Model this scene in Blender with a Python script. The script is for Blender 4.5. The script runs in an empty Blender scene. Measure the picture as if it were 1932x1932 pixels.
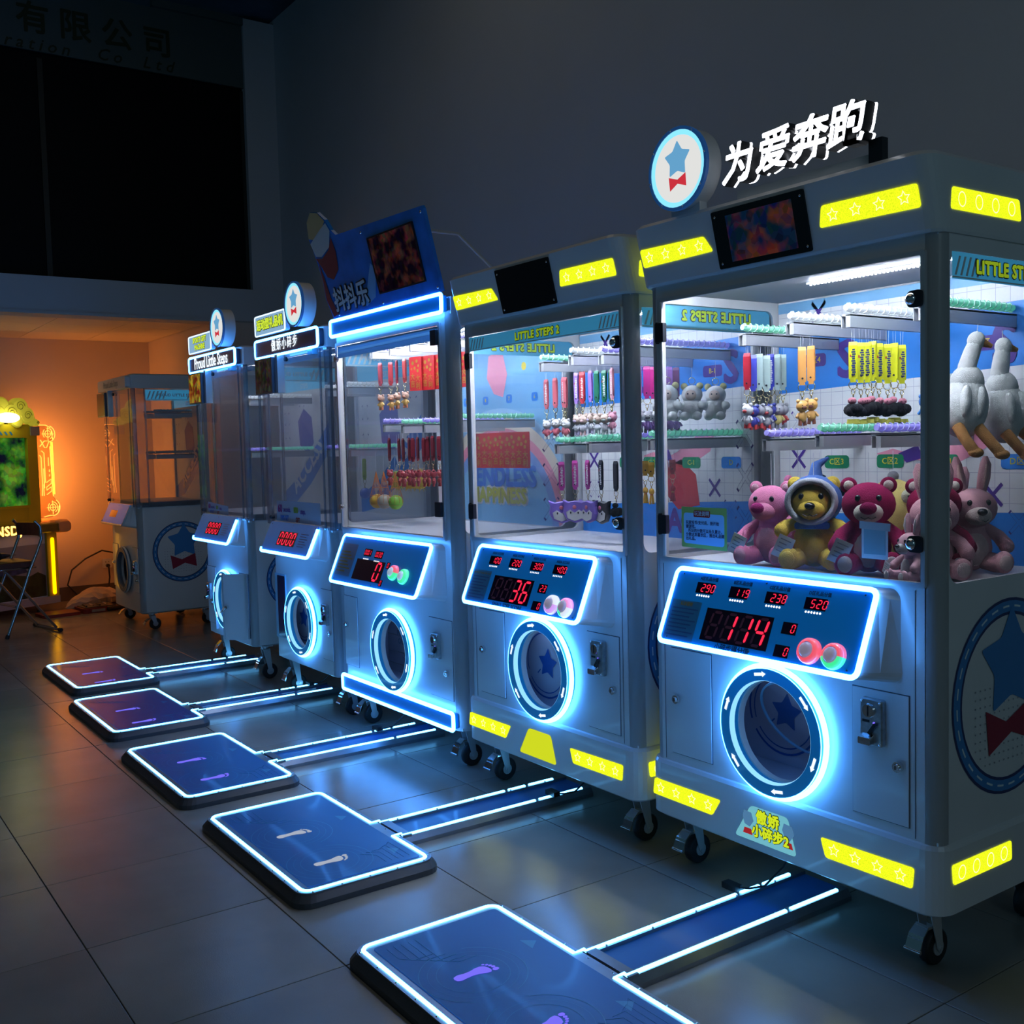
import bpy, math, random
from math import pi, sin, cos, radians
from mathutils import Matrix, Vector, geometry
random.seed(7)
SC = bpy.context.scene
COL = SC.collection
# ------------------------------------------------------------------ camera
cam = bpy.data.cameras.new('camera')
CAM = bpy.data.objects.new('camera', cam)
COL.objects.link(CAM)
cam.sensor_width = 36.0
cam.lens = 36.0 * 1985.3 / 1932.0
cam.clip_start = 0.05
cam.clip_end = 100
_R = Matrix(((0.57507893, -0.03704875, 0.8172586), (0.81771599, 0.0565534, -0.57283704), (-0.02499586, 0.99771193, 0.06281802)))
CAM.matrix_world = Matrix.Translation((0, 0, 1.4)) @ _R.to_4x4()
SC.camera = CAM
# ------------------------------------------------------------------ world and view
W = bpy.data.worlds.new('night'); SC.world = W; W.use_nodes = True
W.node_tree.nodes['Background'].inputs[0].default_value = (0.19, 0.52, 0.74, 1)
W.node_tree.nodes['Background'].inputs[1].default_value = 0.066
SC.view_settings.view_transform = 'Standard'
SC.view_settings.look = 'None'
SC.view_settings.exposure = 0.0
SC.view_settings.gamma = 1.0
SC.view_settings.use_curve_mapping = False
SC.cycles.max_bounces = 8
SC.cycles.diffuse_bounces = 3
SC.cycles.glossy_bounces = 4
SC.cycles.transmission_bounces = 4
SC.cycles.transparent_max_bounces = 24
SC.cycles.sample_clamp_indirect = 4.0
SC.cycles.sample_clamp_direct = 0
SC.cycles.use_denoising = True
SC.cycles.caustics_reflective = False
SC.cycles.caustics_refractive = False


def area(name, loc, target, size, energy, color):
    l = bpy.data.lights.new(name, 'AREA'); l.energy = energy; l.color = color
    l.shape = 'RECTANGLE'; l.size = size[0]; l.size_y = size[1]
    o = bpy.data.objects.new(name, l); COL.objects.link(o)
    o.location = loc
    o.rotation_euler = (Vector(target) - Vector(loc)).to_track_quat('-Z', 'Y').to_euler()
    return o


# lamps outside the frame: hall panel overhead, back room lamp; plus an added fill
area('hall_lamp', (-3.6, 0.9, 5.1), (-3.8, 0.6, 0), (6.0, 2.4), 12, (1.0, 0.84, 0.60))
area('cool_side_fill', (3.6, 0.4, 3.4), (-2.0, 3.0, 1.5), (1.6, 1.0), 11, (0.62, 0.88, 1.0))  # cool fill added to brighten the nearest machine's side and the wall
area('back_room_lamp', (-10.1, 0.45, 2.50), (-10.4, 1.6, 1.0), (0.6, 0.4), 5, (1.0, 0.62, 0.42))

# ------------------------------------------------------------------ materials
MATS = {}


def mat(name, color=(.8, .8, .8), rough=.5, metal=0., emit=None, es=1., noise=0., nscale=20., bump=0., bscale=200., coat=0., spec=.5):
    if name in MATS:
        return MATS[name]
    m = bpy.data.materials.new(name); m.use_nodes = True
    nt = m.node_tree; b = nt.nodes['Principled BSDF']
    b.inputs['Base Color'].default_value = (*color, 1)
    b.inputs['Roughness'].default_value = rough
    b.inputs['Metallic'].default_value = metal
    b.inputs['Specular IOR Level'].default_value = spec
    if coat:
        b.inputs['Coat Weight'].default_value = coat
        b.inputs['Coat Roughness'].default_value = .06
    if emit:
        b.inputs['Emission Color'].default_value = (*emit, 1)
        b.inputs['Emission Strength'].default_value = es
    tc = nt.nodes.new('ShaderNodeTexCoord')
    if noise:
        n = nt.nodes.new('ShaderNodeTexNoise'); n.inputs['Scale'].default_value = nscale; n.inputs['Detail'].default_value = 5
        nt.links.new(tc.outputs['Object'], n.inputs['Vector'])
        r = nt.nodes.new('ShaderNodeMapRange'); r.inputs['To Min'].default_value = 1 - noise; r.inputs['To Max'].default_value = 1 + noise * .6
        r.inputs['From Min'].default_value = .3; r.inputs['From Max'].default_value = .7
        nt.links.new(n.outputs['Fac'], r.inputs['Value'])
        x = nt.nodes.new('ShaderNodeMix'); x.data_type = 'RGBA'; x.blend_type = 'MULTIPLY'; x.inputs['Factor'].default_value = 1
        x.inputs['A'].default_value = (*color, 1)
        nt.links.new(r.outputs[0], x.inputs['B'])
        nt.links.new(x.outputs['Result'], b.inputs['Base Color'])
    if bump:
        n2 = nt.nodes.new('ShaderNodeTexNoise'); n2.inputs['Scale'].default_value = bscale
        nt.links.new(tc.outputs['Object'], n2.inputs['Vector'])
        bp = nt.nodes.new('ShaderNodeBump'); bp.inputs['Strength'].default_value = bump; bp.inputs['Distance'].default_value = .002
        nt.links.new(n2.outputs['Fac'], bp.inputs['Height']); nt.links.new(bp.outputs[0], b.inputs['Normal'])
    MATS[name] = m
    return m


def emis(name, color, s):
    if name in MATS:
        return MATS[name]
    m = bpy.data.materials.new(name); m.use_nodes = True
    nt = m.node_tree; nt.nodes.clear()
    e = nt.nodes.new('ShaderNodeEmission'); e.inputs[0].default_value = (*color, 1); e.inputs[1].default_value = s
    o = nt.nodes.new('ShaderNodeOutputMaterial'); nt.links.new(e.outputs[0], o.inputs[0])
    MATS[name] = m
    return m


def glass(name, tint=(.93, .96, .98), refl=1.0, base=.02, haze=0.0):
    """clear pane: mostly see-through, mirrors by Fresnel"""
    if name in MATS:
        return MATS[name]
    m = bpy.data.materials.new(name); m.use_nodes = True
    nt = m.node_tree; nt.nodes.clear(); N = nt.nodes.new; L = nt.links.new
    t = N('ShaderNodeBsdfTransparent'); t.inputs[0].default_value = (*tint, 1)
    g = N('ShaderNodeBsdfGlossy'); g.inputs['Roughness'].default_value = .015
    f = N('ShaderNodeFresnel'); f.inputs[0].default_value = 1.45
    ma = N('ShaderNodeMath'); ma.operation = 'MULTIPLY_ADD'; ma.inputs[1].default_value = refl; ma.inputs[2].default_value = base; ma.use_clamp = True
    L(f.outputs[0], ma.inputs[0])
    mx = N('ShaderNodeMixShader'); L(ma.outputs[0], mx.inputs[0]); L(t.outputs[0], mx.inputs[1]); L(g.outputs[0], mx.inputs[2])
    out = mx
    if haze:
        d = N('ShaderNodeBsdfDiffuse'); d.inputs[0].default_value = (.7, .78, .9, 1)
        h = N('ShaderNodeMixShader'); h.inputs[0].default_value = haze
        L(mx.outputs[0], h.inputs[1]); L(d.outputs[0], h.inputs[2]); out = h
    o = N('ShaderNodeOutputMaterial'); L(out.outputs[0], o.inputs[0])
    MATS[name] = m
    return m


white = mat('painted_metal', (.78, .79, .80), .28, noise=.05, nscale=3, coat=.25)
whitem = mat('plain_white', (.8, .8, .82), .5)
panelw = mat('inner_white', (.80, .80, .86), .45)
steel = mat('brushed_steel', (.55, .57, .60), .32, 1.0, noise=.25, nscale=60)
chrome = mat('chrome', (.8, .8, .82), .12, 1.0)
alu = mat('aluminium', (.72, .73, .76), .35, .6)
dark = mat('dark_metal', (.05, .055, .065), .35, .7)
black = mat('black_plastic', (.012, .012, .014), .35)
rubber = mat('rubber', (.02, .02, .022), .6)
neon = emis('neon_blue_white', (.060, .315, 1.0), 16.0)
neon_s = emis('neon_soft', (.07, .40, 1.0), 14.0)
neon_rim = emis('neon_rim', (.25, .62, .95), 1.3)
neon_mat = emis('neon_floor', (.115, .49, 1.0), 8.5)
white_led = emis('white_led', (.80, .86, 1.0), 210.0)
dot_led = emis('dot_led', (1, .95, .9), 1.6)
red_led = emis('red_led', (1.0, .02, .06), 1.6)
ghost = mat('unlit_segment', (.10, .02, .05), .5)
orange_l = emis('orange_light', (1.0, .33, .02), 5.0)
orange_l2 = emis('orange_lines', (1.0, .33, .05), 2.6)
titlew = emis('title_white', (.86, .90, 1.0), 4.0)
textw = emis('text_white', (.8, .93, 1.0), 1.3)
blueprint = mat('blue_print', (.010, .20, .54), .32, coat=.06, spec=.25, emit=(.0, .034, .12), es=1.0)  # slight emission put in for backlight on the panel
bandblue = mat('ring_band', (.015, .19, .42), .3, coat=.3, emit=(.0, .045, .13), es=1.0)  # slight emission put in for neon shining through the band
pane = glass('clear_pane', haze=.03)
acryl = glass('clear_acrylic', (.93, .95, .97), base=.05, haze=.09)
acryle = glass('acrylic_edge', (.72, .78, .86), base=.10, haze=.14)


def yellow_glow():
    m = bpy.data.materials.new('yellow_glow'); m.use_nodes = True
    nt = m.node_tree; nt.nodes.clear(); N = nt.nodes.new; L = nt.links.new
    tc = N('ShaderNodeTexCoord'); v = N('ShaderNodeTexVoronoi'); v.inputs['Scale'].default_value = 320
    L(tc.outputs['Object'], v.inputs['Vector'])
    r = N('ShaderNodeMapRange'); r.inputs['From Max'].default_value = .9; r.inputs['To Min'].default_value = 1.6; r.inputs['To Max'].default_value = .95
    L(v.outputs['Distance'], r.inputs['Value'])
    e = N('ShaderNodeEmission'); e.inputs[0].default_value = (.74, .86, .012, 1)
    L(r.outputs[0], e.inputs[1]); o = N('ShaderNodeOutputMaterial'); L(e.outputs[0], o.inputs[0])
    return m


yglow = yellow_glow()
yplain = emis('yellow_plain', (.74, .83, .02), .85)
ystar = emis('yellow_star', (1.0, 1.0, .45), 1.5)

# ------------------------------------------------------------------ mesh builder


class B:
    def __init__(s, M=None):
        s.v = []; s.f = []; s.m = []; s.sm = []; s.M = M; s.mi = 0

    def add(s, vs, fs, smooth=False, M=None):
        k = len(s.v)
        T = s.M if M is None else (M if s.M is None else s.M @ M)
        for p in vs:
            p = Vector(p)
            s.v.append(tuple(T @ p) if T is not None else tuple(p))
        for f in fs:
            s.f.append(tuple(i + k for i in f)); s.m.append(s.mi); s.sm.append(smooth)
        return s

    def box(s, x0, x1, y0, y1, z0, z1, M=None):
        return s.add([(x0, y0, z0), (x1, y0, z0), (x1, y1, z0), (x0, y1, z0), (x0, y0, z1), (x1, y0, z1), (x1, y1, z1), (x0, y1, z1)],
                     [(0, 3, 2, 1), (4, 5, 6, 7), (0, 1, 5, 4), (1, 2, 6, 5), (2, 3, 7, 6), (3, 0, 4, 7)], M=M)

    def loft(s, loops, cap=True, smooth=False, closed=True, M=None, ring=False):
        n = len(loops[0]); vs = [p for l in loops for p in l]; fs = []
        L = len(loops)
        for i in range(L if ring else L - 1):
            for j in range(n if closed else n - 1):
                a = i * n + j; b = i * n + (j + 1) % n; c = ((i + 1) % L) * n + (j + 1) % n; d = ((i + 1) % L) * n + j
                fs.append((a, b, c, d))
        s.add(vs, fs, smooth, M)
        if cap and not ring:
            s.add(loops[0], [tuple(range(n))[::-1]], False, M)
            s.add(loops[-1], [tuple(range(n))], False, M)
        return s

    def cyl(s, p0, p1, r, n=12, r1=None, cap=True, smooth=True, M=None):
        p0 = Vector(p0); p1 = Vector(p1); d = (p1 - p0).normalized()
        u = d.orthogonal().normalized(); w = d.cross(u); r1 = r if r1 is None else r1
        l0 = [p0 + (u * cos(2 * pi * i / n) + w * sin(2 * pi * i / n)) * r for i in range(n)]
        l1 = [p1 + (u * cos(2 * pi * i / n) + w * sin(2 * pi * i / n)) * r1 for i in range(n)]
        return s.loft([l0, l1], cap, smooth, M=M)

    def tube(s, pts, r, n=8, closed=False, cap=True, flat=None, M=None):
        pts = [Vector(p) for p in pts]; N = len(pts); loops = []; up = None
        for i, p in enumerate(pts):
            a = pts[(i - 1) % N] if (closed or i > 0) else p
            b = pts[(i + 1) % N] if (closed or i < N - 1) else p
            t = (b - a).normalized()
            if up is None:
                up = t.orthogonal().normalized()
            up = (up - t * up.dot(t))
            if up.length < 1e-6:
                up = t.orthogonal()
            up.normalize(); w = t.cross(up)
            rr_ = r[i] if isinstance(r, (list, tuple)) else r
            loops.append([p + (up * cos(2 * pi * k / n) + w * sin(2 * pi * k / n)) * rr_ for k in range(n)])
        return s.loft(loops, cap and not closed, True, M=M, ring=closed)

    def sph(s, c, r, seg=12, rings=8, M=None, R=None):
        if not isinstance(r, (tuple, list)):
            r = (r, r, r)
        vs = []; fs = []
        for i in range(1, rings):
            a = pi * i / rings
            for j in range(seg):
                b = 2 * pi * j / seg
                p = Vector((r[0] * sin(a) * cos(b), r[1] * sin(a) * sin(b), r[2] * cos(a)))
                if R:
                    p = R @ p
                vs.append(p + Vector(c))
        t = Vector((0, 0, r[2])); t2 = Vector((0, 0, -r[2]))
        if R:
            t = R @ t; t2 = R @ t2
        vs += [t + Vector(c), t2 + Vector(c)]
        T = len(vs) - 2
        for i in range(rings - 2):
            for j in range(seg):
                fs.append((i * seg + j, (i + 1) * seg + j, (i + 1) * seg + (j + 1) % seg, i * seg + (j + 1) % seg))
        for j in range(seg):
            fs.append((T, j, (j + 1) % seg)); fs.append((T + 1, (rings - 2) * seg + (j + 1) % seg, (rings - 2) * seg + j))
        return s.add(vs, fs, True, M)

    def plate(s, outer, holes, d0, d1, M=None):
        """2-D outline (with holes) in the XZ plane, thick from y=d0 to y=d1"""
        loops = [list(outer)] + [list(h) for h in holes]
        flat = [p for l in loops for p in l]
        tris = geometry.tessellate_polygon([[Vector((p[0], p[1], 0)) for p in l] for l in loops])
        vs = [(p[0], d0, p[1]) for p in flat] + [(p[0], d1, p[1]) for p in flat]; n = len(flat); fs = []
        for t in tris:
            a, b, c = [Vector((flat[i][0], flat[i][1])) for i in t]
            ccw = (b - a).x * (c - a).y - (b - a).y * (c - a).x > 0
            t = tuple(t) if ccw else tuple(t)[::-1]
            fs.append(t)
            if d1 != d0:
                fs.append(tuple(i + n for i in t[::-1]))
        if d1 != d0:
            k = 0
            for li, l in enumerate(loops):
                ar = sum(l[i][0] * l[(i + 1) % len(l)][1] - l[(i + 1) % len(l)][0] * l[i][1] for i in range(len(l)))
                for i in range(len(l)):
                    a = k + i; b = k + (i + 1) % len(l)
                    q = (a, a + n, b + n, b)
                    fs.append(q if (ar > 0) == (li == 0) else q[::-1])
                k += len(l)
        return s.add(vs, fs, False, M)

    def mesh(s, name, mats):
        me = bpy.data.meshes.new(name)
        me.from_pydata(s.v, [], s.f)
        for m in (mats if isinstance(mats, (list, tuple)) else [mats]):
            me.materials.append(m)
        me.polygons.foreach_set('material_index', s.m)
        me.polygons.foreach_set('use_smooth', s.sm)
        me.validate(verbose=False)
        me.update()
        return me

    def build(s, name, mats, parent=None, label=None):
        return obj(name, s.mesh(name, mats), parent, label)


def obj(name, data, parent=None, label=None):
    o = bpy.data.objects.new(name, data); COL.objects.link(o)
    if parent is not None:
        o.parent = parent
    if label:
        o['label'] = label
    return o


def thing(name, label, cat, loc=(0, 0, 0), rz=0, group=None):
    o = obj(name, None); o.location = loc; o.rotation_euler = (0, 0, rz)
    o.empty_display_size = .1
    return tag(o, label, cat, group)


def tag(o, label, cat, group=None):
    o['label'] = label; o['category'] = cat
    if group:
        o['group'] = group
    return o


def struct(o):
    o['kind'] = 'structure'
    return o


def copy_tree(o, parent=None):
    c = o.copy(); COL.objects.link(c); c.parent = parent
    for ch in list(o.children):
        copy_tree(ch, c)
    return c


# ---- 2-D outlines
def rr(x0, x1, z0, z1, r, n=4):
    out = []
    for cx, cz, a0 in ((x1 - r, z0 + r, -90), (x1 - r, z1 - r, 0), (x0 + r, z1 - r, 90), (x0 + r, z0 + r, 180)):
        for i in range(n + 1):
            a = radians(a0 + 90 * i / n); out.append((cx + r * cos(a), cz + r * sin(a)))
    return out


def circ(cx, cz, r, n=32, rz=None):
    return [(cx + r * cos(2 * pi * i / n), cz + (rz or r) * sin(2 * pi * i / n)) for i in range(n)]


def star(cx, cz, r, r2=None, n=5, a0=90):
    r2 = r2 or r * .5
    return [(cx + (r if i % 2 == 0 else r2) * cos(radians(a0 + 180 / n * i)), cz + (r if i % 2 == 0 else r2) * sin(radians(a0 + 180 / n * i))) for i in range(2 * n)]


def rpoly(pts, r, n=4):
    """round the corners of a convex polygon"""
    out = []; N = len(pts)
    for i in range(N):
        p = Vector(pts[i]); a = (Vector(pts[i - 1]) - p).normalized(); b = (Vector(pts[(i + 1) % N]) - p).normalized()
        p0 = p + a * r; p1 = p + b * r
        for k in range(n + 1):
            t = k / n; out.append(tuple(p0 * (1 - t) ** 2 + p * 2 * t * (1 - t) + p1 * t * t))
    return out


def P3(o2, y):
    return [(p[0], y, p[1]) for p in o2]


def XY(o2, z):
    return [(p[0], p[1], z) for p in o2]


FLIPX = Matrix.Rotation(pi / 2, 4, 'Z')   # turns the XZ sheet (facing -y) to face +x
UP = Matrix.Rotation(pi / 2, 4, 'X')      # text sheet XY -> XZ, facing -y

# ---- lettering
_T = {}


def text_mesh(body, bold=0., depth=.0, shear=0., align='CENTER', res=2, spacing=1.):
    key = (body, bold, depth, shear, align, spacing)
    if key in _T:
        return _T[key]
    c = bpy.data.curves.new('t', 'FONT'); c.body = body; c.align_x = align; c.align_y = 'CENTER'; c.resolution_u = res
    c.extrude = depth; c.shear = shear; c.space_character = spacing
    o = bpy.data.objects.new('t', c); COL.objects.link(o)
    bpy.context.view_layer.update()
    me = bpy.data.meshes.new_from_object(o.evaluated_get(bpy.context.evaluated_depsgraph_get()))
    v = [tuple(x.co) for x in me.vertices]; f = [tuple(p.vertices) for p in me.polygons]
    bpy.data.objects.remove(o); bpy.data.curves.remove(c); bpy.data.meshes.remove(me)
    if bold:
        V = []; F = []; e = 0
        for dx, dy in ((0, 0), (bold, 0), (-bold, 0), (0, bold), (0, -bold), (bold * .7, bold * .7), (-bold * .7, bold * .7), (bold * .7, -bold * .7), (-bold * .7, -bold * .7)):
            k = len(V); V += [(a + dx, b + dy, z + e) for a, b, z in v]; F += [tuple(i + k for i in q) for q in f]; e += .0012
        v, f = V, F
    _T[key] = (v, f)
    return v, f


def lettering(body, size, M, mt, parent, name='lettering', bold=0., depth=0., shear=0., align='CENTER', outline=None, ow=.06, label=None, spacing=1., sx=1.):
    """flat print (or raised channel letters when depth > 0)"""
    S = Matrix.Diagonal((size * sx, size, size, 1))
    b = B(M @ S)
    ms = [mt]
    if outline is not None:
        v, f = text_mesh(body, bold + ow, 0, shear, align, spacing=spacing)
        b.mi = 1; b.add([(x, y, z - .035) for x, y, z in v], f); ms.append(outline)
    b.mi = 0
    v, f = text_mesh(body, bold, depth, shear, align, spacing=spacing); b.add(v, f)
    return b.build(name, ms, parent, label)


def front(x, y, z):
    return Matrix.Translation((x, y, z)) @ UP


def rside(x, y, z):
    """sheet on a plane facing +x"""
    return Matrix.Translation((x, y, z)) @ FLIPX @ UP


def lside(x, y, z):
    return Matrix.Translation((x, y, z)) @ Matrix.Rotation(-pi / 2, 4, 'Z') @ UP


SEG = {'0': 'abcdef', '1': 'bc', '2': 'abged', '3': 'abgcd', '4': 'fgbc', '5': 'afgcd', '6': 'afgedc', '7': 'abc', '8': 'abcdefg', '9': 'abcdfg'}


def digits(text, w, h, M, parent, name='digits', ghosts=True, slots=None, label=None):
    """seven-segment digits, centred; w,h of the whole block"""
    n = slots or len(text); text = text.rjust(n)
    cw = w / n; dw = cw * .58; t = min(dw * .24, h * .12)
    b = B(M)

    def seg(cx, k, z):
        hw = dw / 2; hh = h / 2
        P = {'a': (-hw, hh, hw, hh), 'd': (-hw, -hh, hw, -hh), 'g': (-hw, 0, hw, 0), 'f': (-hw, 0, -hw, hh), 'b': (hw, 0, hw, hh), 'e': (-hw, -hh, -hw, 0), 'c': (hw, -hh, hw, 0)}[k]
        x0, y0, x1, y1 = P
        d = Vector((x1 - x0, y1 - y0)); L = d.length; d.normalize(); q = Vector((-d.y, d.x)) * t / 2
        a = Vector((x0, y0)) + d * t * .3; e = Vector((x1, y1)) - d * t * .3
        pts = [a, a + d * t * .5 + q, e - d * t * .5 + q, e, e - d * t * .5 - q, a + d * t * .5 - q]
        pts = [(cx + p.x + p.y * .16, p.y, z) for p in pts]
        b.add(pts, [(5, 4, 3, 2, 1, 0)])
    for i, ch in enumerate(text):
        cx = -w / 2 + cw * (i + .5)
        for k in 'abcdefg':
            on = ch in SEG and k in SEG[ch]
            if on:
                b.mi = 0; seg(cx, k, .0012)
            elif ghosts:
                b.mi = 1; seg(cx, k, .0008)
    return b.build(name, [red_led, ghost], parent, label)

# =================================================================== ROOM
wallm = mat('painted_wall', (.50, .56, .62), .75, noise=.05, nscale=1.2)
roomw = mat('low_room_wall', (.62, .52, .46), .7, noise=.04, nscale=2)
tilem = mat('floor_tile', (.215, .21, .195), .3, noise=.10, nscale=2.2, spec=.42)
groutm = mat('grout', (.03, .03, .03), .8)


def tile_mat():
    m = bpy.data.materials.new('polished_tile'); m.use_nodes = True
    nt = m.node_tree; N = nt.nodes.new; L = nt.links.new; b = nt.nodes['Principled BSDF']
    tc = N('ShaderNodeTexCoord'); oi = N('ShaderNodeObjectInfo')
    ad = N('ShaderNodeVectorMath'); ad.operation = 'ADD'; L(tc.outputs['Object'], ad.inputs[0]); L(oi.outputs['Location'], ad.inputs[1])
    n = N('ShaderNodeTexNoise'); n.inputs['Scale'].default_value = 3.0; n.inputs['Detail'].default_value = 6; L(ad.outputs[0], n.inputs['Vector'])
    r = N('ShaderNodeMapRange'); r.inputs['From Min'].default_value = .3; r.inputs['From Max'].default_value = .7; r.inputs['To Min'].default_value = .86; r.inputs['To Max'].default_value = 1.08
    L(n.outputs['Fac'], r.inputs['Value'])
    q = N('ShaderNodeMapRange'); q.inputs['To Min'].default_value = .88; q.inputs['To Max'].default_value = 1.08; L(oi.outputs['Random'], q.inputs['Value'])
    mu = N('ShaderNodeMath'); mu.operation = 'MULTIPLY'; L(r.outputs[0], mu.inputs[0]); L(q.outputs[0], mu.inputs[1])
    x = N('ShaderNodeMix'); x.data_type = 'RGBA'; x.blend_type = 'MULTIPLY'; x.inputs['Factor'].default_value = 1; x.inputs['A'].default_value = (.30, .286, .25, 1)
    L(mu.outputs[0], x.inputs['B']); L(x.outputs['Result'], b.inputs['Base Color'])
    n2 = N('ShaderNodeTexNoise'); n2.inputs['Scale'].default_value = 260; L(ad.outputs[0], n2.inputs['Vector'])
    bp = N('ShaderNodeBump'); bp.inputs['Strength'].default_value = .25; bp.inputs['Distance'].default_value = .0012; L(n2.outputs['Fac'], bp.inputs['Height']); L(bp.outputs[0], b.inputs['Normal'])
    r2 = N('ShaderNodeMapRange'); r2.inputs['To Min'].default_value = .13; r2.inputs['To Max'].default_value = .21; L(n.outputs['Fac'], r2.inputs['Value']); L(r2.outputs[0], b.inputs['Roughness'])
    b.inputs['Specular IOR Level'].default_value = .5
    return m


floor = struct(B().box(-11.2, 1.2, -4.2, 4.0, -.1, -.004).build('floor', groutm))
tm = tile_mat()
TS = .546
tile_me = B()
h = TS / 2 - .0016
tile_me.loft([XY(rr(-h, h, -h, h, .002, 1), -.006), XY(rr(-h, h, -h, h, .002, 1), -.0008), XY(rr(-h + .0012, h - .0012, -h + .0012, h - .0012, .002, 1), 0)], cap=True)
tile_me = tile_me.mesh('tile', tm)
cnt = 0
X0, Y0 = -1.464, .655
tiles = []; spare = []
for i in range(-4, 19):
    for j in range(-9, 6):
        x = X0 - TS * (i + .5); y = Y0 + TS * (j + .5)
        # keep the tiles the photograph can see (a wedge in front of the camera)
        dx = x; dy = y
        depth = dx * -.8172586 + dy * .57283704
        side = dx * .57507893 + dy * .81771599
        if depth < .9 or abs(side) > depth * .52 + .75 or x < -11.0:
            if -11.1 < x < 1.1 and -4.1 < y < 3.9:
                spare.append((x, y))
            continue
        tiles.append((depth, x, y))
tiles.sort()
for d, x, y in tiles[:298]:
    o = obj('tile', tile_me, floor); o.location = (x, y, random.uniform(-.0004, .0003)); cnt += 1
b = B()
for x, y in spare + [q[1:] for q in tiles[298:]]:
    b.box(x - h, x + h, y - h, y + h, -.006, 0)
o = b.build('tile_field', tm, floor); o['kind'] = 'stuff'

# walls: the tall wall behind the machines, the upper back wall with its dark window, the low room behind
struct(B().box(-9.05, 1.2, 3.80, 3.95, 0, 5.16).build('wall_right', wallm))
struct(B().box(-9.05, -8.87, 3.52, 3.80, 2.81, 5.12).build('wall_back', wallm))
struct(B().box(-9.05, -8.87, 3.18, 3.80, 0, 2.81).box(-11.0, -9.0, 3.18, 3.4, 0, 2.56).build('wall_low_room', roomw))
bm = B().box(-9.05, -8.85, -4.2, 3.80, 2.535, 2.81).box(-9.07, -8.835, -4.2, 3.18, 2.517, 2.54)
struct(bm.build('trim_1', wallm)).__setitem__('label', 'wide blue-grey beam over the opening of the low room')
struct(B().box(-9.0, -8.95, -4.2, 3.52, 2.81, 4.56).build('window_1', mat('dark_window', (.003, .005, .007), .5, spec=.12)))
struct(B().box(-8.955, -8.93, 1.86, 1.90, 2.81, 4.5).box(-8.955, -8.925, 3.49, 3.52, 2.81, 4.52).build('trim_2', mat('dark_frame', (.012, .018, .016), .5)))
struct(B().box(-11.1, -10.86, -4.2, 3.4, 0, 2.56).build('wall_far', roomw))
struct(B().box(-10.86, -10.835, -4.2, 3.18, 0, .135).box(-10.86, -8.87, 3.155, 3.18, 0, .135).build('baseboard_far', mat('brown_skirting', (.10, .075, .06), .5)))
# suspended ceiling of the low room, panels with fine joints
ceil = struct(B().box(-10.9, -9.05, -4.2, 3.2, 2.545, 2.6).build('ceiling_low_room', mat('ceiling_back', (.2, .18, .17), .8)))
cpm = mat('ceiling_panel_white', (.72, .66, .62), .6)
pme = B().box(-.298, .298, -.298, .298, 0, .012).mesh('ceiling_panel', cpm)
for i in range(3):
    for j in range(11):
        o = obj('panel', pme, ceil); o.location = (-9.36 - .6 * i, 2.87 - .6 * j, 2.531)
struct(B().box(-11.2, 1.2, -4.2, 3.95, 5.16, 5.25).build('ceiling', mat('upper_ceiling', (.05, .09, .16), .8, noise=.5, nscale=3)))
# shop banner above the dark window
ban = tag(B().box(-8.92, -8.90, -1.0, 3.52, 4.54, 5.06).box(-8.92, -8.86, 2.75, 3.52, 5.06, 5.12).build('banner', mat('banner_sheet', (.075, .11, .11), .5)),
          'dark wide sign board high above the dark window with green brush lettering', 'sign')
bg = mat('banner_green', (.018, .030, .008), .5)
for ch, y in (('有', 1.84), ('限', 2.15), ('公', 2.47), ('司', 2.79)):
    lettering(ch, .25, rside(-8.897, y, 4.77), bg, ban, bold=.02)
lettering('ration', .13, rside(-8.897, 1.62, 4.585), bg, ban, align='LEFT', bold=.01, shear=.3, spacing=1.5)
lettering('Co', .13, rside(-8.897, 2.30, 4.60), bg, ban, align='LEFT', bold=.01, shear=.3, spacing=1.5)
lettering('Ltd', .13, rside(-8.897, 2.66, 4.60), bg, ban, align='LEFT', bold=.01, shear=.3, spacing=1.6)

# =================================================================== RUNNING MATS
foot_out = [(0, -.5), (.085, -.47), (.12, -.38), (.10, -.25), (.085, -.10), (.11, .06), (.17, .20), (.175, .30), (.10, .345), (.0, .335), (-.10, .30), (-.15, .22), (-.15, .10), (-.11, -.05), (-.10, -.2), (-.125, -.36), (-.085, -.47)]
toes = [(.125, .435, .062, .075), (.02, .44, .042, .05), (-.06, .415, .036, .044), (-.125, .37, .032, .04), (-.175, .31, .028, .036)]
matframe = mat('mat_frame_steel', (.30, .32, .35), .33, .8, noise=.2, nscale=9)
matedge = mat('mat_edge_rubber', (.055, .06, .07), .45)
matprint = mat('mat_print', (.006, .13, .42), .42, coat=.12)
matprint2 = mat('mat_print_violet', (.03, .07, .34), .34, coat=.2)
printline = mat('print_line', (.05, .28, .55), .5)
screwm = chrome


def ring_flat(b, cx, cy, r, w, z, n=40, a0=0, a1=360):
    l0 = []; l1 = []
    for i in range(n + 1):
        a = radians(a0 + (a1 - a0) * i / n)
        l0.append((cx + r * cos(a), cy + r * sin(a), z)); l1.append((cx + (r + w) * cos(a), cy + (r + w) * sin(a), z))
    return b.loft([l0, l1], cap=False, closed=False)


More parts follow.
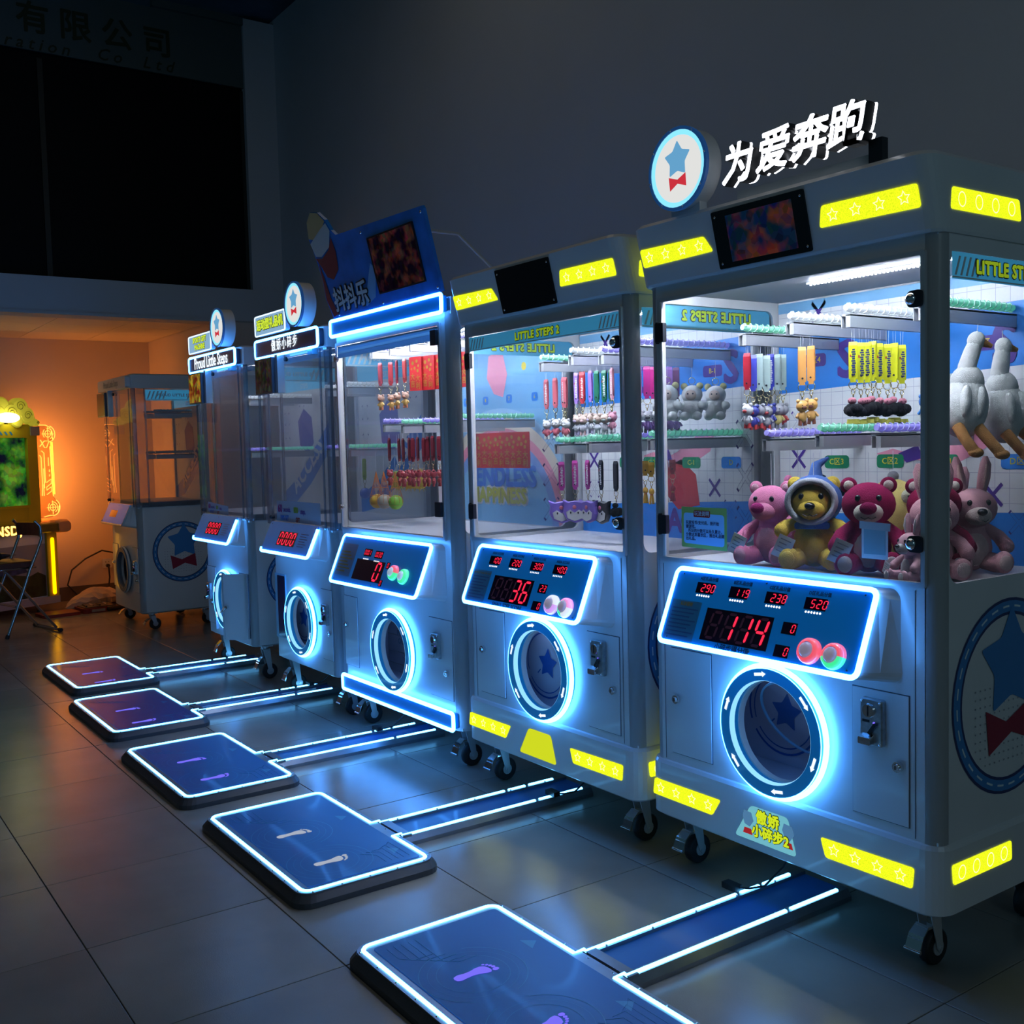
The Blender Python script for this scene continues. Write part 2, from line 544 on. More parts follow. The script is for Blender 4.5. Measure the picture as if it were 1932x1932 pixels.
def run_mat(xc, y0, tx, label, tlabel, foot_mat, pm, y_end=2.60):
    W_, D_ = .92, .515
    x0, x1, y1 = xc - W_ / 2, xc + W_ / 2, y0 + D_
    t = thing('running_mat', label, 'floor mat', (xc, y0, 0), group='lit footprint mats on the floor')
    M = Matrix.Translation((-xc, -y0, 0))
    b = B(M)
    b.loft([XY(rr(x0, x1, y0, y1, .06, 5), .0), XY(rr(x0, x1, y0, y1, .06, 5), .018), XY(rr(x0 + .016, x1 - .016, y0 + .016, y1 - .012, .05, 5), .038)])
    b.build('edge', matedge, t)
    b = B(M)
    b.loft([XY(rr(x0 + .018, x1 - .018, y0 + .018, y1 - .014, .05, 5), .030), XY(rr(x0 + .018, x1 - .018, y0 + .018, y1 - .014, .05, 5), .043)])
    b.build('frame', matframe, t)
    b = B(M); b.loft([XY(rr(x0 + .062, x1 - .062, y0 + .062, y1 - .052, .012, 3), .042), XY(rr(x0 + .062, x1 - .062, y0 + .062, y1 - .052, .012, 3), .0452)])
    top = b.build('printed_top', pm, t)
    b = B(M)
    for s in (-1, 1):
        cx = tx + s * .155; cy = y0 + .205
        ring_flat(b, cx, cy, .095, .0016, .0458); ring_flat(b, cx, cy, .14, .0022, .0458, a0=20, a1=160); ring_flat(b, cx, cy, .14, .0022, .0458, a0=200, a1=330)
        ring_flat(b, cx, cy, .118, .001, .0458)
    for k in range(5):
        yy = y0 + .09 + .022 * k
        b.tube([(x0 + .09, yy, .0455), (x0 + .16 + .02 * k, yy, .0455), (x0 + .19 + .02 * k, yy + .03, .0455), (x0 + .19 + .02 * k, yy + .09, .0455)], .0008, 3)
        b.tube([(x1 - .09, yy + .26, .0455), (x1 - .16 - .02 * k, yy + .26, .0455), (x1 - .2, yy + .22, .0455)], .0008, 3)
    for sx in (-1, 1):
        b.add([(tx + sx * .2 - .03, y1 - .11, .0457), (tx + sx * .2 + .03, y1 - .11, .0457), (tx + sx * .2, y1 - .075, .0457)], [(0, 1, 2)])
    b.build('print_lines', printline, top)
    for s in (-1, 1):
        b = B(M); S = .125; cx = tx + s * .155; cy = y0 + .21
        q = [(cx + -s * p[0] * S, cy + p[1] * S, .0462) for p in foot_out]
        tr = geometry.tessellate_polygon([[Vector(p) for p in q]]); b.add(q, [tuple(a) for a in tr])
        for (a, c, rx, ry) in toes:
            q = [(cx - s * (a + rx * cos(k * pi / 5)) * S, cy + (c + ry * sin(k * pi / 5)) * S, .0462) for k in range(10)]
            b.add(q, [tuple(range(10))])
        b.build('footprint', foot_mat, t)
    # neon line around the mat, opening at the track
    ny = y1 - .036
    i = .036
    path = [p for p in rr(x0 + i, x1 - i, y0 + i, ny, .03, 5)]
    # rr starts at the lower right corner and runs counter-clockwise; cut it on the top side
    right = path[:12]; left = path[12:]
    pts = [(tx + .082, y1), (tx + .082, ny)] + right[::-1] + left[::-1] + [(tx - .082, ny), (tx - .082, y1)]
    b = B(M)

    def strip(pp, w=.0065, z=.0475):
        pp = [Vector((p[0], p[1], z)) for p in pp]; lo = []
        for k, p in enumerate(pp):
            a = pp[max(k - 1, 0)]; c = pp[min(k + 1, len(pp) - 1)]; d = (c - a).normalized(); nrm = Vector((-d.y, d.x, 0)) * w
            lo.append([p + nrm - Vector((0, 0, .004)), p + nrm * .6, p - nrm * .6, p - nrm - Vector((0, 0, .004))])
        b.loft(lo, cap=False, closed=False, smooth=True)
    strip(pts)
    b.build('light_strip', neon_mat, t)
    # screws along the frame
    b = B(M)
    for k in range(9):
        for yy in (y0 + .026, y1 - .022):
            xx = x0 + .06 + (W_ - .12) * k / 8
            b.sph((xx, yy, .043), (.004, .004, .0025), 6, 4)
    for k in range(5):
        for xx in (x0 + .026, x1 - .026):
            b.sph((xx, y0 + .06 + (D_ - .12) * k / 4, .043), (.004, .004, .0025), 6, 4)
    o = b.build('screws', screwm, t)
    # the lit track to the machine
    tt = thing('light_track', tlabel, 'cable track', (tx, y1, 0), group='lit tracks between mats and machines')
    M2 = Matrix.Translation((-tx, -y1, 0)); b = B(M2)
    for s in (-1, 1):
        xo = tx + s * .105; xi = tx + s * .068
        lo = []
        for yy in (y1 + .001, y_end):
            lo.append([(xo, yy, 0), (xo, yy, .014), (tx + s * .092, yy, .034), (xi, yy, .036), (xi, yy, 0)])
        b.loft(lo, cap=True)
    b.build('edge_rail', matframe, tt)
    B(M2).box(tx - .068, tx + .068, y1 + .001, y_end, .0, .026).build('channel', pm, tt)
    for s in (-1, 1):
        b = B(M2); z = .0365; xx = tx + s * .0825
        cuts = [(y1 + .001, 2.30), (2.32, 2.40), (2.42, y_end - .06)] if s < 0 else [(y1 + .001, 2.33), (2.35, y_end - .04)]
        for a, c in cuts:
            pp = [(xx, a), (xx, c)]
            lo = [[(xx - .0065, q, z - .002), (xx - .004, q, z + .0035), (xx + .004, q, z + .0035), (xx + .0065, q, z - .002)] for q in (a, c)]
            b.loft(lo, cap=True)
        b.build('light_strip', neon_mat, tt)
    b = B(M2)
    for s in (-1, 1):
        for k in range(5):
            b.sph((tx + s * .075, y1 + .07 + .17 * k, .037), (.004, .004, .0025), 6, 4)
    b.build('screws', screwm, tt)
    B(M2).box(tx - .095, tx + .095, y1 + .001, y1 + .035, .030, .039).build('joint_plate', matframe, tt)
    return t


purple = emis('footprint_violet', (.20, .17, 1.0), .95)
whitef = emis('footprint_white', (.62, .70, .86), .62)
run_mat(-2.115, 1.20, -2.075, 'nearest blue floor mat with two violet footprints, cut off by the bottom edge', 'lit track running from the nearest mat under the machine with title letters', purple, matprint)
run_mat(-3.395, 1.23, -3.30, 'blue floor mat with two white footprints, second from the viewer', 'lit track between the white-footprint mat and the machine showing 36', whitef, matprint)
run_mat(-4.525, 1.235, -4.43, 'blue floor mat with violet footprints in front of the machine with the tilted picture header', 'lit track under the neon bar of the middle machine', purple, matprint)
run_mat(-5.735, 1.27, -5.58, 'dark violet floor mat in front of the fourth machine, second farthest mat', 'lit track from the second farthest mat', purple, matprint2)
run_mat(-6.90, 1.36, -6.71, 'farthest dark violet floor mat, reflecting orange light', 'lit track from the farthest mat', purple, matprint2)

# =================================================================== GAME MACHINES
YF = 2.33
cyan_band = mat('band_light_blue', (.16, .55, .80), .4, emit=(.05, .35, .62), es=.35)  # glow put in for chamber light passing through the strip
band_white = mat('band_white', (.75, .88, .93), .4)
limetext = mat('lime_letters', (.62, .80, .04), .4, emit=(.55, .75, .02), es=.35)
navy = mat('navy_print', (.02, .04, .16), .4)
azure = mat('azure_print', (.03, .25, .78), .4)
greenp = mat('green_print', (.01, .22, .10), .4)
purplep = mat('purple_print', (.07, .03, .26), .4)
pinkp = mat('pink_print', (.80, .30, .42), .5)
redp = mat('red_print', (.50, .02, .03), .5)
creamp = mat('cream_print', (.80, .74, .62), .5)
yellp = mat('yellow_print', (.80, .62, .05), .5)
gridp = mat('grid_line', (.48, .50, .62), .5)
skyp = mat('sky_print', (.22, .50, .80), .45)
paper = mat('paper_white', (.82, .84, .86), .5)
greyp = mat('grey_print', (.34, .36, .42), .5)
starblue = mat('star_blue', (.0, .10, .45), .35)
screen_d = mat('screen_off', (.004, .005, .007), .08)


def shell(parent, hw, zb, zt, dep, r, holes, win, vf=.012, zmid=1.0):
    b = B(); x = hw - r
    b.plate([(-x, zb), (x, zb), (x, zt), (-x, zt)], holes, vf, vf + .022)
    for sx in (-1, 1):
        for (cv, a0) in ((vf + r, -90 if sx > 0 else 180), (dep - r, 0 if sx > 0 else 90)):
            a = [(sx * x + r * cos(radians(a0 + 90 * k / 6)), cv + r * sin(radians(a0 + 90 * k / 6))) for k in range(7)]
            c = [(sx * x + (r - .01) * cos(radians(a0 + 90 * k / 6)), cv + (r - .01) * sin(radians(a0 + 90 * k / 6))) for k in range(7)]
            loop = a + c[::-1]
            b.loft([XY(loop, zb), XY(loop, zt)], cap=True, smooth=False)
            b.add(XY(a, zb) + XY(a, zt), [(k, k + 1, k + 8, k + 7) for k in range(6)], True)
        M = Matrix.Translation((hw if sx > 0 else -hw + .012, 0, 0)) @ FLIPX
        b.plate([(vf + r, zb), (dep - r, zb), (dep - r, zt), (vf + r, zt)], win, 0, .012, M=M)
    b.box(-x, x, dep - .012, dep, zb, zt)
    b.box(-hw + .01, hw - .01, vf + .01, dep - .01, zb, zb + .012)
    b.box(-hw + .01, hw - .01, vf + .01, dep - .01, zt - .012, zt)
    o = b.build('cabinet', white, parent)
    b = B(); b.box(-hw + .013, hw - .013, vf + .023, dep - .013, zmid, zmid + .014)
    b.box(-hw + .013, hw - .013, dep - .035, dep - .013, zmid + .014, zt - .02)
    b.box(-hw + .013, hw - .013, vf + .023, dep - .013, zt - .02, zt - .013)
    b.build('prize_chamber', panelw, parent)
    return o


def win_panes(parent, hw, win, name='side_pane'):
    for sx in (-1, 1):
        M = Matrix.Translation((hw - .004 if sx > 0 else -hw + .008, 0, 0)) @ FLIPX
        b = B(); b.plate(win, [], 0, 0, M=M); b.build(name, pane, parent)


def brand_band(parent, w, h, M, text='LITTLE STEPS 2', name='header_band', size=.7, outline=True, through=False):
    """light blue strip with slanted white bars and lime lettering, sheet coordinates centred"""
    b = B(M)
    b.add([(-w / 2, -h / 2, 0), (w / 2, -h / 2, 0), (w / 2, h / 2, 0), (-w / 2, h / 2, 0)], [(0, 1, 2, 3)])
    b.mi = 1
    for s in (-1, 1):
        for k in range(5):
            x = s * (w / 2 - h * .35 - k * h * .36)
            q = h * .36
            if abs(x) + h * .3 > w / 2:
                continue
            b.add([(x - q * .6, -q, .0006), (x - q * .2, -q, .0006), (x + q * .6, q, .0006), (x + q * .2, q, .0006)], [(0, 1, 2, 3)])
    b.add([(-w / 2, -h * .46, .0006), (w / 2, -h * .46, .0006), (w / 2, -h * .40, .0006), (-w / 2, -h * .40, .0006)], [(0, 1, 2, 3)])
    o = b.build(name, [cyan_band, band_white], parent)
    lettering(text, h * size, M @ Matrix.Translation((0, 0, .004)), limetext if outline else band_white, o, bold=.05, spacing=1.1, outline=navy if outline else None)
    if through:
        lettering(text, h * size, M @ Matrix.Diagonal((1, 1, -1, 1)) @ Matrix.Translation((0, 0, .004)), limetext, o, bold=.05, spacing=1.1, outline=navy)
    return o


def ring_port(parent, R, zc, depth_back, star_u, left, flap=False, name='prize_port', star_on=True, lit=True, arrow=True):
    """round illuminated prize port"""
    k = R / .195
    b = B(); N = 56
    r_o = .187 * k; r_i = .151 * k
    b.mi = 0
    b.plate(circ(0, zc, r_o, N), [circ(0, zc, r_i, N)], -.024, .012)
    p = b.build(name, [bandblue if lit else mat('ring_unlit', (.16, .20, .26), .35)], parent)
    b = B(); b.tube([(( .1915 * k) * cos(2 * pi * i / N), -.008, zc + (.1915 * k) * sin(2 * pi * i / N)) for i in range(N)], [.0085] * N, 8, closed=True)
    b.build('neon_ring', neon if lit else whitem, p)
    b = B(); b.loft([[(q[0], -.0245, q[1]) for q in circ(0, zc, .1885 * k, N)], [(q[0], -.0248, q[1]) for q in circ(0, zc, .1855 * k, N)]], cap=False)
    b.build('front_line', neon_s if lit else whitem, p)
    b = B(); b.loft([[(q[0], -.0246, q[1]) for q in circ(0, zc, .151 * k, N)], [(q[0], -.018, q[1]) for q in circ(0, zc, .1485 * k, N)], [(q[0], -.006, q[1]) for q in circ(0, zc, .1475 * k, N)]], cap=False, smooth=True)
    b.build('inner_rim', neon_rim if lit else MATS['ring_unlit'], p)
    if arrow:
        for i in range(6):
            a = radians(100 - 60 * i); rm = .169 * k
            tdir = Vector((sin(a), 0, -cos(a))); nr = Vector((cos(a), 0, sin(a)))
            c = Vector((rm * cos(a), -.0255, zc + rm * sin(a)))
            L = .022 * k; w = .0045 * k
            sh = [(-L, -w), (L * .35, -w), (L * .35, -w * 1.9), (L, 0), (L * .35, w * 1.9), (L * .35, w), (-L, w)]
            q = [c + tdir * x + nr * y for x, y in sh]
            B().add(q, [tuple(range(7))]).build('arrow', textw if lit else greyp, p)
    # chute behind the port
    b = B(); h = .155 * k
    b.box(-left, h + .02, depth_back, depth_back + .008, zc - h - .02, zc + h + .02)
    for a, c in ((-left, -left + .008), (h + .012, h + .02)):
        b.box(a, c, .035, depth_back, zc - h - .02, zc + h + .02)
    b.box(-left, h + .02, .035, depth_back, zc - h - .02, zc - h - .012)
    b.box(-left, h + .02, .035, depth_back, zc + h + .012, zc + h + .02)
    ch = b.build('prize_chute', mat('chute_inside', (.50, .53, .68), .5), parent)
    if lit:
        B().box(-h * .7, h * .7, .04, .05, zc + h + .004, zc + h + .010).build('chute_fill', emis('chute_fill', (.35, .55, 1.0), 6), ch)  # unseen bar added to brighten the inside of the chute
    if star_on:
        b = B(Matrix.Translation((star_u, 0, 0))); v = depth_back - .002
        b.plate(rpoly(star(.012 * k, zc - .002, .062 * k, .033 * k, a0=86), .006), [], v, v)
        for r0, w in ((.115, .004), (.132, .007)):
            r0 *= k; w *= k
            for a0, a1 in ((20, 200), (215, 380)):
                lo0 = []; lo1 = []
                for i in range(25):
                    a = radians(a0 + (a1 - a0) * i / 24)
                    lo0.append((r0 * cos(a), v, zc + r0 * sin(a))); lo1.append(((r0 + w) * cos(a), v, zc + (r0 + w) * sin(a)))
                b.loft([lo0, lo1], cap=False, closed=False)
        for (x, z, l) in ((.07, .055, .022), (.082, .048, .012), (-.055, -.045, .022)):
            x *= k; z *= k
            b.add([(x, v, zc + z), (x + .003, v, zc + z - .004), (x + l, v, zc + z + l * .6), (x + l - .003, v, zc + z + l * .6 + .004)], [(0, 1, 2, 3)])
        b.build('star_sticker', starblue, ch)
    if flap:
        b = B(Matrix.Translation((0, .04, zc + .14 * k)) @ Matrix.Rotation(radians(28), 4, 'X') @ Matrix.Translation((0, 0, -.14 * k)))
        b.plate(circ(0, 0, .135 * k, 40), [circ(0, 0, .129 * k, 40)], 0, .006)
        b.mi = 1; b.plate(circ(0, 0, .129 * k, 40), [], .003, .003)
        b.build('flap', [mat('flap_rim', (.25, .55, .85), .2), pane], parent)
    return p


def screw(b, x, y, z, r=.004, M=None):
    b.sph((x, y, z), (r, r * .6, r), 8, 4, M=M)


def lock(parent, x, z, v=.004, name='lock'):
    b = B(); b.cyl((x, v + .01, z), (x, v - .008, z), .014, 16); b.cyl((x, v - .008, z), (x, v - .014, z), .0095, 16, r1=.008)
    o = b.build(name, chrome, parent)
    B().box(x - .0014, x + .0014, v - .0146, v - .014, z - .005, z + .005).build('keyhole', black, o)
    return o


def hatch(parent, u0, u1, z0, z1, name='hatch', v=.012):
    b = B(); b.box(u0 - .0025, u1 + .0025, v - .0012, v, z0 - .0025, z1 + .0025); b.mi = 1
    b.box(u0, u1, v - .004, v - .001, z0, z1)
    return b.build(name, [mat('seam_shadow', (.08, .10, .13), .6), white], parent)


def coin_slot(parent, x, z, s=1., v=.008):
    """steel coin acceptor, centre x,z"""
    b = B(); w, h = .034 * s, .062 * s
    b.loft([P3(rr(x - w, x + w, z - h, z + h, .006, 3), v + .004), P3(rr(x - w, x + w, z - h, z + h, .006, 3), v - .014), P3(rr(x - w + .003, x + w - .003, z - h + .003, z + h - .003, .004, 3), v - .018)])
    o = b.build('coin_slot', steel, parent)
    b = B(); b.cyl((x - .004, v - .018, z + h * .5), (x - .004, v - .025, z + h * .5), .019 * s, 20, r1=.017 * s); b.build('coin_dial', chrome, o)
    b = B(); b.box(x - .0055, x - .0025, v - .0262, v - .025, z + h * .5 - .013 * s, z + h * .5 + .013 * s)
    b.box(x - w * .75, x - w * .1, v - .0186, v - .018, z - .001, z + .006 * s)
    b.box(-.0045, .0045, -.0262, -.018, -.017 * s, .017 * s, M=Matrix.Translation((x + .008, v, z - h * .25)) @ Matrix.Rotation(radians(35), 4, 'Y'))
    b.build('slot_cut', black, o)
    b = B(); b.loft([P3(rr(x - w * .8, x + w * .3, z - h * .92, z - h * .5, .003, 2), v - .018), P3(rr(x - w * .8, x + w * .3, z - h * .92, z - h * .62, .003, 2), v - .036)])
    b.build('return_cup', chrome, o)
    b = B(); b.cyl((x + w * .3, v - .018, z), (x + w * .3, v - .0195, z), .003, 8); b.build('pilot_lamp', emis('violet_lamp', (.15, .1, 1), 2), o)
    b = B()
    for sx in (-.8, .8):
        for sz in (-.88, .88):
            screw(b, x + sx * w, v - .018, z + sz * h, .004)
    b.build('screws', chrome, o)
    return o


_caster = {}


def caster(parent, u, v, H, pedal=True, rot=0.):
    """swivel caster: mounting plate and fork, wheel, brake pedal; H = height of the cabinet underside"""
    key = (round(H, 3))
    if key not in _caster:
        r = min(.048, H * .34)
        f = B(); f.box(-.036, .036, -.036, .036, H - .006, H + .002); f.cyl((0, 0, H - .02), (0, 0, H - .004), .02, 14)
        for s in (-1, 1):
            f.loft([[(s * .020, -.022, H - .018), (s * .020, .022, H - .018), (s * .020, .034, r), (s * .020, .022, r - .012), (s * .020, .010, r)],
                    [(s * .023, -.022, H - .018), (s * .023, .022, H - .018), (s * .023, .034, r), (s * .023, .022, r - .012), (s * .023, .010, r)]])
        f.box(-.023, .023, -.022, .022, H - .022, H - .018)
        w = B(); w.loft([[(x, .022 + rr_ * cos(2 * pi * i / 20), r + rr_ * sin(2 * pi * i / 20)) for i in range(20)] for x, rr_ in ((-.015, r * .9), (-.012, r), (.012, r), (.015, r * .9))], smooth=True)
        hub = B(); hub.cyl((-.018, .022, r), (.018, .022, r), r * .45, 14); hub.cyl((-.026, .022, r), (.026, .022, r), .006, 8)
        p = B(); p.loft([[(-.019, -.028, H * .62), (.019, -.028, H * .62), (.019, -.024, H * .68), (-.019, -.024, H * .68)],
                         [(-.022, -.058, H * .50), (.022, -.058, H * .50), (.022, -.052, H * .56), (-.022, -.052, H * .56)],
                         [(-.022, -.070, H * .36), (.022, -.070, H * .36), (.022, -.063, H * .36), (-.022, -.063, H * .36)]])
        p.box(-.019, .019, -.03, .0, H * .62, H * .66); p.cyl((-.024, -.068, H * .35), (.024, -.068, H * .35), .005, 8)
        _caster[key] = (f.mesh('caster', alu), w.mesh('wheel', rubber), hub.mesh('hub', alu), p.mesh('brake_pedal', chrome))
    f, w, hub, p = _caster[key]
    o = obj('caster', f, parent); o.location = (u, v, 0); o.rotation_euler = (0, 0, rot)
    obj('wheel', w, o); obj('hub', hub, o)
    if pedal:
        obj('brake_pedal', p, o)
    return o


def rail(parent, u, v0, v1, z, color, hgt=.034):
    """aluminium prize rail running front to back with a clear spiral tube on top"""
    b = B(); b.box(u - .004, u + .012, v0, v1, z - .022 - hgt, z - .020); b.box(u - .02, u + .012, v0, v1, z - .024, z - .018)
    b.box(u - .02, u - .017, v0, v0 + .03, z - .056, z - .02)
    o = b.build('prize_rail', alu, parent)
    t = B(); n = int((v1 - v0) / .004); pts = []
    for i in range(n):
        a = i * .95; pts.append((u + .0125 * cos(a), v0 + i * .004, z + .0125 * sin(a)))
    t.tube(pts, .0024, 5)
    t.build('spiral_tube', tubemat(color), o)
    t = B(); t.cyl((u, v0 - .004, z), (u, v1, z), .009, 10); t.build('tube_core', tubemat(color, True), o)
    return o


def tubemat(c, core=False):
    cols = {'green': (.10, .75, .45), 'purple': (.28, .22, 1.0), 'white': (.80, .88, .95), 'plain': (.5, .5, .5)}
    n = 'tube_' + c + ('_core' if core else '')
    if n in MATS:
        return MATS[n]
    m = mat(n, tuple(.35 + .5 * x for x in cols[c]), .08, emit=cols[c], es=(.35 if core else .10) * (c != 'plain'), spec=.8)
    return m


def console_matrix(z_top, v_top, z_bot, v_bot, uc):
    up = Vector((0, v_top - v_bot, z_top - z_bot)); H = up.length; up.normalize()
    n = Vector((1, 0, 0)).cross(up)
    M = Matrix(((1, 0, n.x, uc), (0, up.y, n.y, v_bot), (0, up.z, n.z, z_bot), (0, 0, 0, 1)))
    return M, H


def button(parent, M, x, y, r, cols, lens):
    b = B(M); N = 24
    b.loft([[(x + q * cos(2 * pi * i / N), y + q * sin(2 * pi * i / N), z) for i in range(N)] for q, z in ((r, 0), (r, .008), (r * .93, .018), (r * .72, .024), (r * .62, .024))], cap=False, smooth=True)
    # two colours of light round the collar
    ms = [mat('btn_' + c, (.35, .3, .32), .12, coat=.6, emit= {'red': (1, .08, .12), 'green': (.05, 1, .35), 'white': (.85, .9, 1), 'violet': (.75, .35, 1), 'pink': (1, .3, .75)}[c], es=.85) for c in cols]
    per = N // len(cols) + 1
    for i in range(len(b.m)):
        b.m[i] = min((i % N) // per, len(cols) - 1)
    o = b.build('button', ms, parent)
    b = B(M); b.sph((x, y, .022), (r * .6, r * .6, .014), 16, 8); b.build('button_cap', lens, o)
    return o


def console(parent, uc, w, z_top, v_top, z_bot, v_bot, content, top_neon=True, side='both'):
    M, H = console_matrix(z_top, v_top, z_bot, v_bot, uc)
    hw = w / 2
    # housing
    b = B(); fr = [tuple(M @ Vector((p[0], p[1], -.004))) for p in rr(-hw - .004, hw + .004, -.004, H + .004, .02, 4)]
    bk = [(uc + p[0], .02, z_bot - .03 + p[1]) for p in rr(-hw - .03, hw + .045, 0, z_top - z_bot + .035, .03, 4)]
    mid = [tuple(Vector(a) * .55 + Vector(c) * .45) for a, c in zip(fr, bk)]
    b.loft([bk, mid, fr], cap=True)
    o = b.build('console', white, parent)
    b = B(M); b.loft([XY(rr(-hw, hw, 0, H, .018, 4), -.002), XY(rr(-hw, hw, 0, H, .018, 4), .003)])
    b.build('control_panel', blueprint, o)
    pts = [(p[0], p[1], .002) for p in rr(-hw - .002, hw + .002, -.002, H + .002, .02, 4)]
    if top_neon:
        B(M).tube(pts, .0078, 8, closed=True).build('neon_border', neon, o)
    else:
        pp = pts[15:] + pts[:6]
        B(M).tube(pp, .0085, 8).build('neon_border', neon, o)
    b = B(M)
    for x in (-hw + .03, 0, hw - .03):
        for y in (.014, H - .014):
            b.sph((x, y, .003), (.003, .003, .002), 8, 4)
    b.build('screws', dark, o)

    def at(a, bb):
        return Matrix(M) @ Matrix.Translation((-hw + a * w, H * (1 - bb), .0036))

    def window(a, bb, ww, hh, mt=None):
        B(at(a, bb)).box(-ww / 2, ww / 2, -hh / 2, hh / 2, -.001, .0).build('display_window', mt or mat('display_black', (.012, .004, .018), .12), o)
    content(o, at, w, H, window, M)
    return o


def dots(o, Mx, n=6, pitch=.0095, sq=False):
    b = B(Mx)
    for i in range(n):
        x = (i - (n - 1) / 2) * pitch
        if sq:
            b.add([(x - .0022, -.0028, .0004), (x + .0022, -.0028, .0004), (x + .003, .0028, .0004), (x - .0014, .0028, .0004)], [(0, 1, 2, 3)])
        else:
            b.add([(x + .0034 * cos(k * pi / 5), .0034 * sin(k * pi / 5), .0004) for k in range(10)], [tuple(range(10))])
    b.build('indicator_dots', dot_led, o)


darkt = mat('dark_print_text', (.004, .02, .07), .4)
bluelite = mat('light_blue_print', (.03, .20, .42), .3)


def content_big(top, main, s1, s2, cols, captions, cap_main, cn=True, sq=False):
    def f(o, at, w, H, window, M):
        for i, (a, bb) in enumerate(((.185, .225), (.372, .228), (.562, .235), (.755, .24))):
            window(a, bb, .072, .034)
            digits(top[i], .060, .022, at(a + .018, bb) @ Matrix.Translation((0, 0, .0002)), o, ghosts=False, slots=3)
            dots(o, at(a - .002, bb + .105), sq=sq)
            lettering(captions[i], .013, at(a + .01, bb - .125), darkt, o, bold=.03)
        window(.405, .685, .255, .098)
        digits(main, .235, .078, at(.41, .685) @ Matrix.Translation((0, 0, .0003)), o, slots=4)
        window(.665, .575, .050, .034); digits(s1, .036, .022, at(.672, .575) @ Matrix.Translation((0, 0, .0002)), o, ghosts=False, slots=2)
        window(.655, .86, .050, .034); digits(s2, .036, .022, at(.665, .86) @ Matrix.Translation((0, 0, .0002)), o, ghosts=False, slots=2)
        lettering(cap_main, .022, at(.41, .955), darkt, o, bold=.02)
        button(o, M, -w / 2 + .785 * w, H * .20, .036, cols[0], mat('button_lens_grey', (.45, .42, .50), .12, emit=(.3, .25, .35), es=.5))
        button(o, M, -w / 2 + .895 * w, H * .19, .036, cols[1], mat('button_lens_grey', (.45, .42, .50), .12))
        # instruction block
        b = B(at(.105, .69)); b.add([(-.062, -.062, 0), (.062, -.062, 0), (.062, .062, 0), (-.062, .062, 0)], [(0, 1, 2, 3)]); b.mi = 1
        for k in range(8):
            b.add([(-.054, .034 - k * .012, .0004), (.054 - (k % 3) * .014, .034 - k * .012, .0004), (.054 - (k % 3) * .014, .038 - k * .012, .0004), (-.054, .038 - k * .012, .0004)], [(0, 1, 2, 3)])
        b.build('instructions', [bluelite, mat('faint_lines', (.02, .09, .28), .4)], o)
        lettering('玩法说明' if cn else 'INSTRUCTIONS FOR PLAY', .013 if cn else .010, at(.105, .47), mat('khaki_print', (.20, .18, .05), .5), o, bold=.04)
    return f


def decal_disc(parent, M, r, name='round_sticker', dim=False):
    """round side sticker: blue dashed rim, dotted field, plain star and bow shapes (no figure)"""
    b = B(M); N = 48

    def ring(r0, r1, z, mi, a0=0, a1=360, n=N):
        b.mi = mi; l0 = []; l1 = []
        for i in range(n + 1):
            a = radians(a0 + (a1 - a0) * i / n); l0.append((r0 * cos(a), r0 * sin(a), z)); l1.append((r1 * cos(a), r1 * sin(a), z))
        b.loft([l0, l1], cap=False, closed=False)
    ring(r * .97, r, .0008, 0); ring(r * .86, r * .97, .0008, 1); ring(r * .83, r * .86, .0008, 0)
    for k in range(28):
        ring(r * .905, r * .925, .0012, 2, k * 360 / 28, k * 360 / 28 + 7, 2)
    b.mi = 4
    for i in range(-7, 8):
        for j in range(-7, 3):
            x, y = i * r * .085, j * r * .085 - r * .05
            if x * x + y * y < (r * .78) ** 2:
                b.add([(x - .0022, y - .0022, .001), (x + .0022, y - .0022, .001), (x + .0022, y + .0022, .001), (x - .0022, y + .0022, .001)], [(0, 1, 2, 3)])
    b.mi = 1; q = rpoly(star(r * .05, r * .34, r * .58, r * .33, 5), r * .05); ts = geometry.tessellate_polygon([[Vector((p[0], p[1], 0)) for p in q]])
    b.add(XY(q, .0016), [tuple(t) for t in ts])
    b.mi = 3; q = [(-.42, -.10), (-.05, -.26), (.40, -.08), (.44, -.52), (.05, -.38), (-.36, -.56)]; q = [(x * r, y * r) for x, y in q]
    ts = geometry.tessellate_polygon([[Vector((p[0], p[1], 0)) for p in q]]); b.add(XY(q, .0016), [tuple(t) for t in ts])
    return b.build(name, [navy, mat('sticker_blue', (.05, .26, .62), .45), band_white, mat('sticker_red', (.34, .02, .05), .5), greyp], parent)


